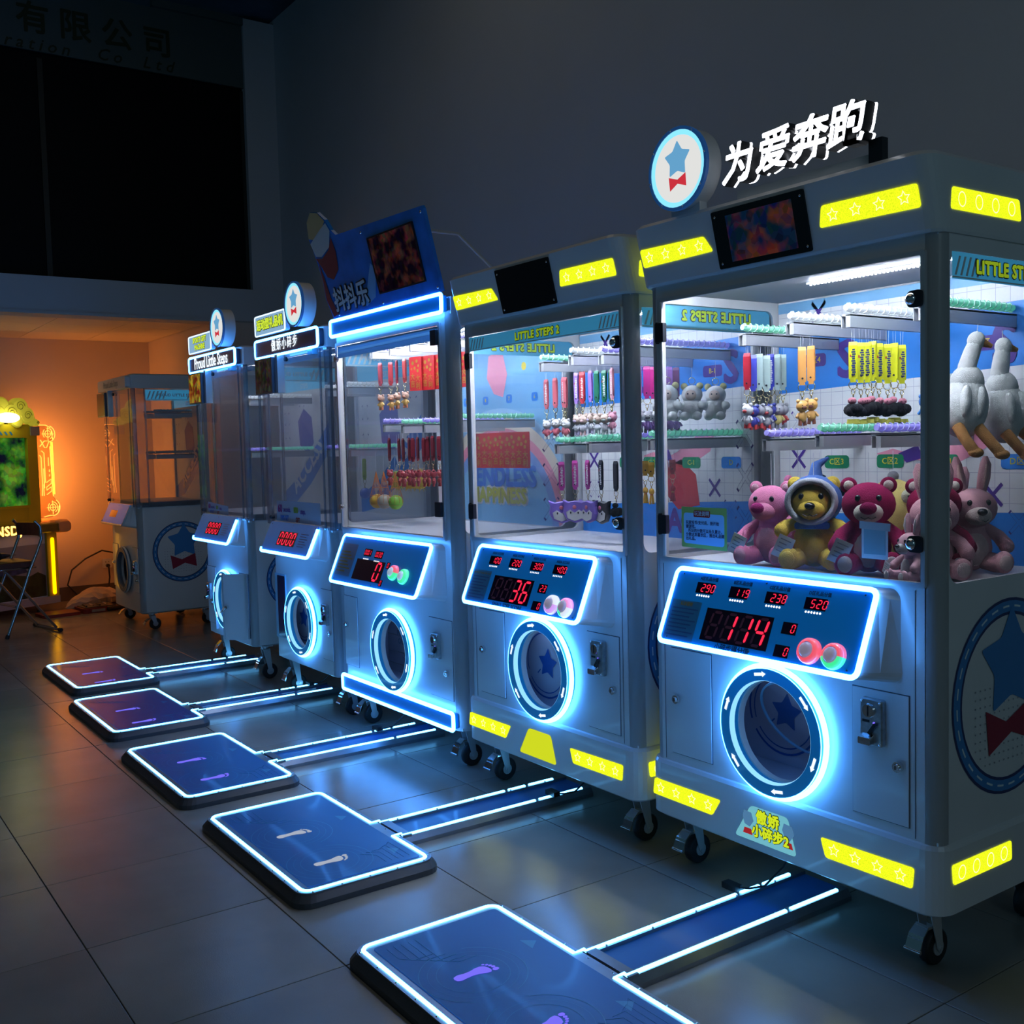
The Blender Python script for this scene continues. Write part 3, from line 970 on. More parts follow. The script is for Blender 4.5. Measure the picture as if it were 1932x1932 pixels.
def lit_disc(parent, u, z, r, vf, depth):
    """drum-shaped round sign: white drum, blue rim with LEDs, lit white face with a plain star and bow"""
    N = 40; b = B(); lo = [[(u + q * cos(2 * pi * i / N), v, z + q * sin(2 * pi * i / N)) for i in range(N)] for q, v in ((r * .96, vf + depth), (r * .96, vf + .004))]
    b.loft(lo, smooth=True)
    o = b.build('round_sign', white, parent)
    b = B(); b.plate(circ(u, z, r, N), [circ(u, z, r * .92, N)], vf - .006, vf + .006); b.build('rim', mat('rim_navy', (.02, .05, .16), .3, emit=(.02, .12, .4), es=.3), o)
    b = B(); b.loft([P3(circ(u, z, r * .92, N), vf - .003), P3(circ(u, z, r * .80, N), vf - .001)], cap=False); b.build('lit_rim', emis('disc_rim_light', (.25, .75, 1.0), 1.15), o)
    b = B(); b.add(P3(circ(u, z, r * .80, N), vf - .001), [tuple(range(N))[::-1]]); b.build('lit_face', emis('disc_face', (.80, .80, .78), .95), o)
    b = B(); q = rpoly(star(u, z + r * .22, r * .46, r * .27), r * .04); b.plate(q, [], vf - .003, vf - .003)
    b.mi = 1; q = [(-.30, -.16), (0, -.26), (.28, -.14), (.30, -.46), (.0, -.36), (-.26, -.50)]; b.plate([(u + x * r, z + y * r) for x, y in q], [], vf - .003, vf - .003)
    b.build('emblem', [emis('emblem_blue', (.16, .45, .75), .8), emis('emblem_red', (.75, .04, .06), .8)], o)
    b = B()
    for k in range(8):
        a = 2 * pi * k / 8 + .2; b.sph((u + r * .96 * cos(a), vf - .007, z + r * .96 * sin(a)), (.003, .002, .003), 6, 4)
    b.build('screws', chrome, o)
    return o


def yellow_light(parent, pts, M, kind, name='light_panel', r=.009):
    """glowing yellow panel with white star or ring outlines; pts in sheet coordinates"""
    q = rpoly(pts, r)
    b = B(M); b.loft([XY(q, -.004), XY(q, .0012)]); o = b.build(name, yglow if kind else yplain, parent)
    if not kind:
        return o
    xs = [p[0] for p in pts]; ys = [p[1] for p in pts]; cx = sum(xs) / 4; cy = sum(ys) / 4; L = max(xs) - min(xs)
    for i in range(4):
        x = cx + (i - 1.5) * L * .235; b = B(M)
        if kind == 'star':
            a = star(x, cy, .019, .0095); c = star(x, cy, .0145, .0068)
        else:
            a = circ(x, cy, .0165, 20, .019); c = circ(x, cy, .0138, 20, .0163)
        b.loft([XY(a, .002), XY(c, .002)], cap=False)
        b.build('star_outline' if kind == 'star' else 'ring_outline', ystar, o)
    return o


def xmark(b, x, y, s, z, w=.22, outline=True):
    d = s; t = s * w
    pts = [(0, t), (d - t, d), (d, d - t), (t, 0), (d, -d + t), (d - t, -d), (0, -t), (-d + t, -d), (-d, -d + t), (-t, 0), (-d, d - t), (-d + t, d)]
    o = [(x + p[0], y + p[1] * 1.15) for p in pts]
    if outline:
        i = [(x + p[0] * .88, y + p[1] * 1.15 * .88) for p in pts]
        b.loft([XY(o, z), XY(i, z)], cap=False)
    else:
        ts = geometry.tessellate_polygon([[Vector((p[0], p[1], 0)) for p in o]]); b.add(XY(o, z), [tuple(t) for t in ts])


def poly(b, pts, z):
    ts = geometry.tessellate_polygon([[Vector((p[0], p[1], 0)) for p in pts]]); b.add(XY(pts, z), [tuple(t) for t in ts])


def badge(parent, M, x, y, text, col, w=.10, h=.044):
    b = B(M @ Matrix.Translation((x, y, .0015))); q = rr(-w / 2, w / 2, -h / 2, h / 2, .012, 4); poly(b, q, 0)
    o = b.build('zone_badge', col, parent)
    lettering(text, h * .62, M @ Matrix.Translation((x, y, .0022)), yellp, o, bold=.01)
    return o


def access_poster(parent, hw, z0, z1, vb, badges, letters):
    """printed back panel: white grid, slanted blue band with big letters, zone badges"""
    M = front(0, vb, 0); b = B(M)
    poly(b, [(-hw, z0), (hw, z0), (hw, z1), (-hw, z1)], 0); b.mi = 1
    x = -hw
    while x < hw:
        b.add([(x, z0, .0004), (x + .0016, z0, .0004), (x + .0016, z1, .0004), (x, z1, .0004)], [(0, 1, 2, 3)]); x += .045
    y = z0
    while y < z1:
        b.add([(-hw, y, .0004), (hw, y, .0004), (hw, y + .0016, .0004), (-hw, y + .0016, .0004)], [(0, 1, 2, 3)]); y += .045
    b.mi = 2
    poly(b, [(-hw, 1.56), (hw, 1.60), (hw, 1.785), (-hw, 1.745)], .0007)
    poly(b, [(-hw, z0), (hw, z0), (hw, z0 + .16), (-hw, z0 + .12)], .0007)
    b.mi = 3
    for k, (px, py) in enumerate(((-.42, 1.46), (-.42, 1.33), (-.42, 1.20), (.30, 1.22), (.38, 1.14), (-.33, 1.86 - .03))):
        xmark(b, px, py, .032, .001, outline=(k % 2 == 0))
    b.mi = 4; poly(b, [(.02, 1.33), (.10, 1.36), (.24, 1.44), (.30, 1.42), (.28, 1.36), (.16, 1.30)], .0011)
    poly(b, [(-.10, 1.345), (-.04, 1.36), (.02, 1.345), (.01, 1.32), (-.06, 1.31)], .0011)
    b.mi = 5; poly(b, [(.05, 1.30), (.12, 1.33), (.2, 1.27), (.22, 1.15), (.10, 1.13), (.02, 1.20)], .0011)
    b.mi = 3; poly(b, [(-.02, 1.345), (.05, 1.37), (.07, 1.33), (.01, 1.315)], .0013)
    b.mi = 6; poly(b, [(-hw, z1 - .035), (hw, z1 - .035), (hw, z1 - .001), (-hw, z1 - .001)], .001)
    o = b.build('back_poster', [paper, gridp, azure, purplep, pinkp, redp, skyp], parent)
    for ch, x, z, s in letters:
        lettering(ch, s, M @ Matrix.Translation((x, z, .0018)), purplep, o, bold=.035)
    for x, z, t, c in badges:
        badge(o, M, x, z, t, c)
    return o


def steps_machine(xc, label, cfg):
    """large prize machine with a yellow lit plinth and cap"""
    t = thing('prize_machine', label, 'arcade machine', (xc, YF, 0))
    hw, dep = .52, .66
    door = rr(-.462, .482, 1.022, 1.850, .004, 1)
    win = rr(.055, .60, 1.027, 1.850, .035, 5)
    shell(t, hw, .36, 1.90, dep, .04, [door, circ(0, .556, .1465, 48)], [win])
    win_panes(t, hw, win)
    # plinth
    b = B()
    b.loft([XY(rr(-.525, .510, .02, .64, .05, 6), .172), XY(rr(-.543, .531, 0, .665, .06, 6), .185), XY(rr(-.543, .531, 0, .665, .06, 6), .352), XY(rr(-.538, .526, .006, .66, .055, 6), .362), XY(rr(-.52, .52, .012, .66, .05, 6), .365)])
    b.build('plinth', white, t)
    F = front(0, -.0005, 0)
    yellow_light(t, [(-.517, .241), (-.25, .239), (-.214, .295), (-.509, .295)], F, 'star')
    yellow_light(t, [(.18, .239), (.452, .241), (.458, .297), (.163, .292)], F, 'star')
    trap = [(-.156, .207), (.079, .207), (.047, .313), (-.092, .313)]
    if cfg['title']:
        q = rpoly(trap, .014); b = B(F); b.loft([XY(q, -.003), XY(q, .0012)]); o = b.build('title_sticker', emis('title_sticker_glow', (.18, .55, .66), .85), t)
        for sx in (-.100, .052):
            b = B(F)
            b.mi = 0; poly(b, [(sx - .024 + p[0] * .022, .268 + p[1] * .026) for p in [(0.3, 1), (1.6, .9), (2, 0), (1.3, -.8), (.4, -.6), (0, .2)]], .0018)
            b.mi = 1; poly(b, [(sx - .016, .242), (sx + .010, .242), (sx + .016, .224), (sx - .022, .224)], .0018)
            b.build('plain_shape', [emis('st_blue', (.12, .32, .60), .6), emis('st_red', (.55, .03, .04), .6)], o)
        lettering('傲娇', .042, F @ Matrix.Translation((-.026, .284, .0032)), emis('title_lime', (.70, .85, .02), .9), o, bold=.045, outline=mat('dkgreen_line', (.10, .14, .01), .5), spacing=1.15)
        lettering('小碎步2', .040, F @ Matrix.Translation((-.016, .240, .0036)), emis('title_lime', (.70, .85, .02), .9), o, bold=.045, outline=MATS['dkgreen_line'])
    else:
        yellow_light(t, trap, F, None, r=.014)
    SR = rside(.5315, 0, 0)
    yellow_light(t, [(.055, .262), (.325, .262), (.322, .315), (.05, .315)], SR, 'ring')
    SL = lside(-.5435, 0, 0)
    yellow_light(t, [(-.60, .262), (-.33, .262), (-.33, .315), (-.60, .315)], SL, 'ring')
    # cap
    b = B()
    b.loft([XY(rr(-.532, .526, -.002, .67, .05, 6), 1.893), XY(rr(-.536, .528, -.006, .67, .05, 6), 1.90), XY(rr(-.536, .528, -.047, .67, .05, 6), 2.072), XY(rr(-.524, .516, -.035, .66, .045, 6), 2.084)])
    b.build('cap', white, t)
    up = Vector((0, -.2319, .9727)); n = Vector((1, 0, 0)).cross(up)
    H = Matrix(((1, 0, n.x, 0), (0, up.y, n.y, -.007), (0, up.z, n.z, 1.90), (0, 0, 0, 1)))
    yellow_light(t, [(-.498, .055), (-.196, .060), (-.224, .108), (-.502, .112)], H, 'star')
    yellow_light(t, [(.19, .057), (.490, .053), (.488, .111), (.205, .113)], H, 'star')
    q = rpoly([(-.178, .003), (.158, .003), (.158, .168), (-.178, .168)], .006)
    b = B(H); b.loft([XY(q, -.004), XY(q, .004)]); scr = b.build('screen', screen_d, t)
    b = B(H)
    if cfg['screen']:
        b.box(-.125, .115, .018, .150, .0042, .0046)
        b.build('display', cfg['screen'], scr)
    b = B(H)
    for x in (-.165, .145):
        for y in (.018, .152):
            b.sph((x, y, .004), (.004, .004, .002), 8, 4)
    b.build('screws', chrome, scr)
    yellow_light(t, [(.045, 1.948), (.36, 1.948), (.35, 2.002), (.05, 2.002)], rside(.5285, 0, 0), 'ring')
    # glass door with seal, hinges and locks
    b = B(); b.plate(rr(-.466, .486, 1.018, 1.854, .006, 2), [rr(-.452, .474, 1.032, 1.842, .004, 2)], .002, .014)
    d = b.build('door', alu, t)
    b = B(); b.add([(-.455, .008, 1.03), (.477, .008, 1.03), (.477, .008, 1.845), (-.455, .008, 1.845)], [(0, 1, 2, 3)]); b.build('door_pane', pane, d)
    b = B(); b.box(-.452, -.446, .003, .012, 1.034, 1.84); b.build('edge_seal', emis('seal_shine', (.45, .55, .75), .35) if False else mat('seal_white', (.85, .87, .9), .2), d)
    for z in (1.745, 1.137):
        b = B(); b.loft([P3(rr(-.462, -.425, z - .030, z + .030, .003, 2), .003), P3(rr(-.462, -.425, z - .030, z + .030, .003, 2), -.012)]); b.box(-.466, -.458, -.006, .01, z - .034, z + .034)
        b.build('hinge', dark, d)
        z2 = z - .008
        b = B(); b.plate(rpoly([(.440, z2 - .020), (.482, z2 - .022), (.482, z2 + .022), (.440, z2 + .020)], .012), [], -.004, .002); hk = b.build('lock_plate', dark, d)
        B().sph((.452, -.006, z2), (.015, .011, .015), 14, 8).build('lock_knob', chrome, hk)
    # ring port, hatches, locks, coin slot
    ring_port(t, .195, .556, *cfg['port'], flap=cfg['flap'])
    hl = hatch(t, -.432, -.258, .397, .738); lock(hl, -.405, .575)
    hr = hatch(t, .265, .435, .394, .735); lock(hr, .408, .548); coin_slot(hr, .335, .652)
    B().box(.452, .4535, .0105, .0115, .37, 1.01).build('panel_seam', mat('seam_shadow'), t); B().box(-.4645, -.463, .0105, .0115, .37, 1.01).build('panel_seam', mat('seam_shadow'), t)
    console(t, .012, .72, 1.004, -.030, .792, -.120, cfg['console'])
    # casters
    for u in (-.44, .43):
        caster(t, u, .10, .175); caster(t, u, .56, .175, pedal=False)
    # interior
    B().box(-.47, .47, .046, .056, 1.872, 1.878).build('led_strip', white_led, t)
    B().box(-.13, .46, .315, .330, 1.874, 1.880).build('strip_base', alu, t)
    b = B()
    for k in range(42):
        b.box(-.12 + .0137 * k, -.1155 + .0137 * k, .320, .3245, 1.8705, 1.875)
    b.build('led_dots', white_led, t)['kind'] = 'stuff'
    rs = cfg['rails']
    for (u, v0, z, c) in rs:
        rail(t, u, v0, .62, z, c)
    access_poster(t, hw - .015, 1.014, 1.875, dep - .036, cfg['badges'], cfg['letters'])
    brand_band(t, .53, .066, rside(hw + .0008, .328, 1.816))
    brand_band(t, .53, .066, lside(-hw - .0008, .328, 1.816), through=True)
    b = B(lside(-hw - .0006, 0, 0))
    for k, z in enumerate((1.42, 1.27, 1.12)):
        xmark(b, -.46, z, .045, 0)
    b.build('cross_pattern', purplep, t)
    decal_disc(t, rside(hw + .0005, .325, .705), .262)
    return t


def scr_scene(name, c1, c2, strength):
    """dim moving picture on a small screen: soft colour patches"""
    m = bpy.data.materials.new(name); m.use_nodes = True; nt = m.node_tree; nt.nodes.clear(); N = nt.nodes.new; L = nt.links.new
    tc = N('ShaderNodeTexCoord'); v = N('ShaderNodeTexVoronoi'); v.inputs['Scale'].default_value = 45; L(tc.outputs['Object'], v.inputs['Vector'])
    n = N('ShaderNodeTexNoise'); n.inputs['Scale'].default_value = 14; L(tc.outputs['Object'], n.inputs['Vector'])
    r = N('ShaderNodeValToRGB'); r.color_ramp.elements[0].position = .42; r.color_ramp.elements[0].color = (*c1, 1); r.color_ramp.elements[1].position = .62; r.color_ramp.elements[1].color = (*c2, 1)
    L(n.outputs['Fac'], r.inputs['Fac'])
    x = N('ShaderNodeMix'); x.data_type = 'RGBA'; x.blend_type = 'MULTIPLY'; x.inputs['Factor'].default_value = .6; L(r.outputs['Color'], x.inputs['A']); L(v.outputs['Color'], x.inputs['B'])
    e = N('ShaderNodeEmission'); e.inputs[1].default_value = strength; L(x.outputs['Result'], e.inputs[0])
    o = N('ShaderNodeOutputMaterial'); L(e.outputs[0], o.inputs[0])
    return m


m1 = steps_machine(-2.03, 'nearest large white prize machine with glowing title letters and round sign on its top', dict(
    title=True, screen=scr_scene('street_picture', (.004, .016, .05), (.10, .025, .02), .7), port=(.20, -.135, .33), flap=True,
    console=content_big(('290', '119', '238', '520'), '114', '0', '0', (('red',), ('red', 'green')), ('A区礼品分值', 'B区礼品分值', 'C区礼品分值', 'D区礼品分值'), '小碎步得分值'),
    rails=[(-.257, .17, 1.75, 'green'), (-.07, .17, 1.765, 'white'), (.13, .17, 1.765, 'white'), (.36, .17, 1.76, 'green'), (-.165, .17, 1.42, 'purple'), (.036, .17, 1.43, 'green'), (.228, .17, 1.425, 'purple')],
    badges=[(-.35, 1.667, 'B区4', purplep), (.27, 1.668, 'B区', purplep), (-.258, 1.318, 'C区3', greenp), (-.05, 1.320, 'C区2', greenp), (.14, 1.318, 'C区1', greenp), (.375, 1.318, 'D区', azure)],
    letters=[('S', -.215, 1.655, .17), ('S', .335, 1.655, .17), ('E', .12, 1.65, .14)]))
# title letters and round sign on its cap
for ch, u, z in (('为', -.083, 2.177), ('爱', .045, 2.184), ('奔', .168, 2.186), ('跑', .285, 2.188)):
    o = None
    L_ = lettering(ch, .118, front(u, -.040, z), titlew, m1, name='title_letter', bold=.026, shear=.18, label='glowing white character %s standing on the cap' % ch)
    lettering(ch, .118, front(u, -.022, z), black, L_, name='letter_side', bold=.032, depth=.15, shear=.18)
    lettering(ch, .118, front(u + .003, .002, z), titlew, L_, name='back_light', bold=.036, shear=.18)
B().box(-.12, .34, .002, .012, 2.082, 2.118).build('letter_bracket', white, m1)
B().box(.335, .375, -.01, .014, 2.082, 2.150).build('bracket_tab', dark, m1)
lit_disc(m1, -.298, 2.215, .123, -.060, .062)
B().box(-.36, -.24, -.03, .0, 2.07, 2.12).build('sign_foot', white, m1)
# instruction card and payment card taped to the door (its code is left out)
b = B(front(0, .0055, 0)); poly(b, rpoly([(-.372, 1.07), (-.180, 1.066), (-.180, 1.196), (-.372, 1.196)], .004), 0); b.mi = 1; poly(b, rpoly([(-.362, 1.082), (-.19, 1.078), (-.19, 1.175), (-.362, 1.178)], .012), .0006)
b.mi = 2; poly(b, rr(-.318, -.248, 1.165, 1.186, .004, 2), .001)
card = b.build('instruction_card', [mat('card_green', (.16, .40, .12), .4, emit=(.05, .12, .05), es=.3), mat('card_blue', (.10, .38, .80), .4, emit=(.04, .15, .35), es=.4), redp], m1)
lettering('玩法说明', .016, front(-.283, .0040, 1.1755), paper, card, bold=.02)
lettering('玩家投币/支付后，按开始\n键游戏。\n   所玩的分数可以永久累计，\n分数达到喜欢区，推出礼品键\n出礼品。', .0125, front(-.352, .0042, 1.122), navy, card, align='LEFT', bold=.03)
b = B(front(0, .0055, 0)); poly(b, [(.298, 1.082), (.378, 1.082), (.378, 1.176), (.298, 1.176)], 0); b.mi = 1; poly(b, [(.305, 1.094), (.371, 1.094), (.371, 1.162), (.305, 1.162)], .0005); b.mi = 2; poly(b, [(.292, 1.160), (.385, 1.156), (.386, 1.176), (.292, 1.180)], .0008)
b.build('payment_card', [paper, mat('card_pale_blue', (.35, .55, .62), .5), mat('tape', (.6, .65, .68), .4)], m1)

m2 = steps_machine(-3.155, 'second large prize machine showing 36, with plain yellow trapezoid on its plinth and dark screen', dict(
    title=False, screen=None, port=(.085, -.085, .24), flap=False,
    console=content_big(('100', '200', '300', '400'), '36', '23', '0', (('white', 'violet'), ('pink', 'green', 'white')), ('AREA SCORE', 'AREA SCORE', 'AREA SCORE', 'AREA SCORE'), 'SMALL STEP SCORE', cn=False, sq=True),
    rails=[(-.182, .17, 1.745, 'green'), (.006, .17, 1.755, 'white'), (.183, .17, 1.745, 'purple'), (.38, .17, 1.755, 'purple'), (-.092, .17, 1.42, 'green'), (.103, .17, 1.425, 'green'), (.30, .17, 1.43, 'purple'), (.44, .17, 1.43, 'green')],
    badges=[(.297, 1.665, 'B-1', purplep), (.177, 1.316, 'C-1', greenp), (.387, 1.316, 'D', azure), (-.05, 1.318, 'C-2', greenp), (-.2, 1.318, 'C-3', greenp)],
    letters=[('S', .392, 1.668, .17), ('C', -.10, 1.655, .16), ('A', .08, 1.08, .13), ('G', .16, 1.08, .13)]))
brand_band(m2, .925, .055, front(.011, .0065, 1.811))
b = B(); b.tube([(-.06 + .02 * cos(k * .7), .2 + .01 * sin(k * 1.3), 2.09 + .012 * abs(sin(k * .7))) for k in range(12)], .003, 6); b.build('loose_wire', black, m2)

# ------------------------------------------------------------------ third machine: neon bars and tilted picture header
def bar_machine(xc):
    t = thing('prize_machine', 'middle prize machine with neon bars at top and bottom and a tilted picture board', 'arcade machine', (xc, YF, 0))
    hw, dep = .56, .68
    door = rr(-.512, .478, 1.005, 1.925, .004, 1)
    win = rr(.055, .60, 1.03, 1.90, .035, 5)
    shell(t, hw, .185, 1.97, dep, .045, [door, circ(0, .460, .1465, 48)], [win])
    win_panes(t, hw, win)
    for (z0, z1, nm) in ((.192, .266, 'lower_light_bar'), (1.962, 2.038, 'upper_light_bar')):
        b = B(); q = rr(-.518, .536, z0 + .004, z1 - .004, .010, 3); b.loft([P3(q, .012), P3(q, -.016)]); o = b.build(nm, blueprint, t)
        B().tube([(p[0], -.016, p[1]) for p in rr(-.520, .538, z0, z1, .012, 4)], .0088, 8, closed=True).build('neon_outline', neon, o)
    B().box(-hw + .02, hw - .02, .03, dep - .02, 1.97, 2.03).build('roof_box', white, t)
    # glass door, hinges on the right
    b = B(); b.plate(rr(-.516, .484, 1.000, 1.930, .006, 2), [rr(-.502, .470, 1.014, 1.916, .004, 2)], .002, .014); d = b.build('door', alu, t)
    b = B(); b.add([(-.505, .008, 1.01), (.473, .008, 1.01), (.473, .008, 1.92), (-.505, .008, 1.92)], [(0, 1, 2, 3)]); b.build('door_pane', pane, d)
    for z in (1.865, 1.135):
        b = B(); b.loft([P3(rr(.430, .476, z - .032, z + .032, .003, 2), .003), P3(rr(.430, .476, z - .032, z + .032, .003, 2), -.012)]); b.build('hinge', dark, d)
    for z in (1.850, 1.115):
        b = B(); b.cyl((-.498, .004, z), (-.498, -.010, z), .014, 14); b.cyl((-.47, -.004, z), (-.47, -.012, z), .008, 10); b.build('door_lock', chrome, d)
    b = B(front(0, .0075, 0))
    poly(b, [(-.500, 1.855), (.468, 1.855), (.468, 1.912), (-.500, 1.912)], 0); b.mi = 1; poly(b, [(-.500, 1.875), (.468, 1.885), (.468, 1.897), (-.500, 1.887)], .0006)
    b.build('door_band', [mat('pale_band', (.42, .62, .82), .4), band_white], d)
    ring_port(t, .195, .460, .16, 0, .36, star_on=False)
    lettering('PRIZE\nOUT', .038, front(-.20, .155, .47), mat('prize_out_print', (.18, .30, .52), .5), t, name='port_lettering', bold=.03)
    b = B()
    for z in (.36, .42, .50, .56):
        b.tube([(-.24, .10, z), (.12, .12, z - .01)], .002, 5)
    b.tube([(-.02, .1, .42), (-.10, .1, .40), (0, .1, .37)], .002, 5)
    b.build('port_grille', chrome, t)
    hl = hatch(t, -.525, -.385, .315, .665); lock(hl, -.495, .52)
    hr = hatch(t, .315, .505, .31, .655); coin_slot(hr, .385, .535, .9); lock(hr, .465, .425)
    console(t, .012, .835, .980, -.030, .763, -.120, content_bar)
    for u in (-.47, .46):
        caster(t, u, .10, .188); caster(t, u, .58, .188, pedal=False)
    for v in (.046, .33):
        B().box(-.5, .5, v, v + .006, 1.942, 1.948).build('led_strip', white_led, t)
    for (u, v0, z, c) in ((-.45, .17, 1.91, 'purple'), (-.25, .17, 1.91, 'white'), (-.05, .17, 1.912, 'white'), (.20, .17, 1.912, 'purple'), (-.337, .17, 1.54, 'purple'), (-.15, .17, 1.53, 'green'), (.051, .17, 1.53, 'purple'), (.30, .17, 1.54, 'green')):
        rail(t, u, v0, .62, z, c)
    # back poster: pale blue with rainbow arcs
    M = front(0, dep - .036, 0); b = B(M); z0, z1 = 1.02, 1.94
    poly(b, [(-.54, z0), (.54, z0), (.54, z1), (-.54, z1)], 0)
    for i, (r0, r1) in enumerate(((.42, .47), (.47, .52), (.52, .58), (.58, .63))):
        b.mi = 1 + i; lo = [[], []]
        for k in range(33):
            a = radians(0 + 180 * k / 32)
            for j, r in enumerate((r0, r1)):
                lo[j].append((max(-.54, min(.54, -.02 + r * cos(a))), max(z0, min(z1, 1.02 + r * sin(a) * .9)), .0006))
        b.loft(lo, cap=False, closed=False)
    b.mi = 5
    for (x, z, r) in ((.20, 1.78, .02), (-.30, 1.80, .014), (.36, 1.5, .012)):
        poly(b, [(x + r * cos(k * pi / 8), z + r * sin(k * pi / 8)) for k in range(16)], .0008)
    b.mi = 6; xmark(b, -.44, 1.50, .06, .0008, outline=False)
    b.mi = 2; poly(b, [(-.10, 1.85), (.02, 1.87), (.06, 1.75), (.02, 1.64), (-.06, 1.66), (-.12, 1.74)], .0008)
    po = b.build('back_poster', [skyp, mat('rb1', (.20, .36, .75), .5), pinkp, creamp, mat('rb2', (.35, .62, .88), .5), yellp, azure], t)
    for ch, x in (('9', -.315), ('8', -.135), ('7', .072), ('6', .283)):
        badge(po, M, x, 1.630, ch, azure, .05, .042)
    lettering('ENDLESS', .135, M @ Matrix.Translation((.02, 1.245, .003)), mat('bubble_blue', (.04, .20, .70), .4), po, bold=.05, outline=paper, ow=.10)
    lettering('HAPPINESS', .100, M @ Matrix.Translation((-.04, 1.150, .004)), mat('bubble_olive', (.42, .44, .06), .4), po, bold=.05, outline=paper, ow=.10)
    # tilted picture board
    up = Vector((0, -.084, .346)).normalized(); n = Vector((1, 0, 0)).cross(up)
    H = Matrix(((1, 0, n.x, 0), (0, up.y, n.y, -.02), (0, up.z, n.z, 2.045), (0, 0, 0, 1)))
    A = H @ Matrix.Rotation(-pi / 2, 4, 'X')     # XZ sheet -> board
    out = [(-.47, 0), (-.50, .10), (-.485, .20), (-.50, .30), (-.525, .40), (-.50, .475), (-.44, .515), (-.37, .50), (-.31, .455), (-.275, .40), (-.24, .372), (.545, .352), (.552, .34), (.552, 0)]
    b = B(A); b.plate(out, [], 0, .016); bd = b.build('picture_board', mat('board_blue', (.02, .24, .78), .18, coat=.5, noise=.3, nscale=8), t)
    pm = [mat('cap_crown', (.75, .50, .22), .3), mat('cap_visor', (.72, .72, .70), .3), mat('drape_red', (.32, .03, .04), .3), skyp]
    b = B(H)
    poly(b, [(-.52, .40), (-.50, .475), (-.44, .513), (-.37, .498), (-.315, .45), (-.36, .42), (-.46, .385)], .002); b.build('plain_shape', pm, bd); b = B(H); b.mi = 1
    poly(b, [(-.515, .375), (-.46, .395), (-.37, .425), (-.31, .44), (-.285, .40), (-.33, .33), (-.43, .30), (-.49, .31)], .0024); b.build('plain_shape', pm, bd); b = B(H); b.mi = 2
    poly(b, [(-.495, .30), (-.43, .29), (-.34, .32), (-.29, .37), (-.275, .30), (-.29, .22), (-.36, .18), (-.42, .2), (-.46, .26)], .0028)
    poly(b, [(-.478, .28), (-.455, .2), (-.44, .10), (-.40, .02), (-.455, .01), (-.49, .10), (-.478, .19)], .0028); b.build('plain_shape', pm, bd); b = B(H); b.mi = 3
    poly(b, [(-.10, .02), (0, .05), (.06, .17), (.02, .2), (-.06, .10), (-.16, .04)], .002)
    b.build('plain_shape', pm, bd)
    b = B(A); b.plate(rr(.045, .455, .055, .308, .006, 2), [rr(.052, .448, .062, .301, .004, 2)], -.006, 0); b.build('screen_frame', black, bd)
    b = B(A); b.box(.050, .450, -.003, -.001, .060, .303); b.build('screen', scr_scene('screen_reflection', (.008, .004, .012), (.10, .035, .03), .45), bd)  # glowing patches painted in for reflections on a dark screen
    lettering('抖抖乐', .118, H @ Matrix.Translation((-.235, .075, .006)), mat('title_pale', (.86, .88, .92), .35), bd, bold=.03, shear=.06, outline=black, ow=.05)
    B().tube([(.50, -.05, 2.30), (.50, .10, 2.30), (.50, .45, 2.035)], .008, 8).build('board_bracket', alu, t)
    b = B(H)
    for x, y in ((.53, .33), (.53, .02), (.05, .015), (-.40, .015), (.0, .34)):
        b.sph((x, y, .001), (.006, .006, .003), 8, 4)
    b.build('screws', chrome, bd)
    return t


def content_bar(o, at, w, H, window, M):
    for a, bb, s in ((.355, .30, '0001'), (.487, .315, '0030')):
        window(a, bb, .076, .036); digits(s, .066, .022, at(a, bb) @ Matrix.Translation((0, 0, .0002)), o, ghosts=False); dots(o, at(a - .005, bb + .135), sq=True)
    window(.42, .66, .28, .10, mat('display_brown', (.05, .015, .025), .12))
    digits('0', .07, .082, at(.525, .66) @ Matrix.Translation((0, 0, .0003)), o, ghosts=False)
    window(.625, .50, .03, .03); digits('0', .016, .022, at(.625, .50) @ Matrix.Translation((0, 0, .0002)), o, ghosts=False)
    window(.60, .86, .03, .03); digits('0', .016, .022, at(.60, .86) @ Matrix.Translation((0, 0, .0002)), o, ghosts=False)
    button(o, M, -w / 2 + .715 * w, H * .38, .036, ('red', 'green'), mat('button_lens_clear', (.7, .8, .85), .1, emit=(.4, .5, .55), es=.6))
    button(o, M, -w / 2 + .83 * w, H * .34, .036, ('green',), MATS['button_lens_clear'])
    b = B(at(.12, .55)); b.add([(-.08, -.07, 0), (.08, -.07, 0), (.08, .09, 0), (-.08, .09, 0)], [(0, 1, 2, 3)]); b.mi = 1
    for k in range(7):
        b.add([(-.07, .045 - k * .016, .0004), (.02 + (k % 3) * .02, .045 - k * .016, .0004), (.02 + (k % 3) * .02, .052 - k * .016, .0004), (-.07, .052 - k * .016, .0004)], [(0, 1, 2, 3)])
    b.build('instructions', [bluelite, mat('olive_lines', (.20, .20, .04), .5)], o)


m3 = bar_machine(-4.314)


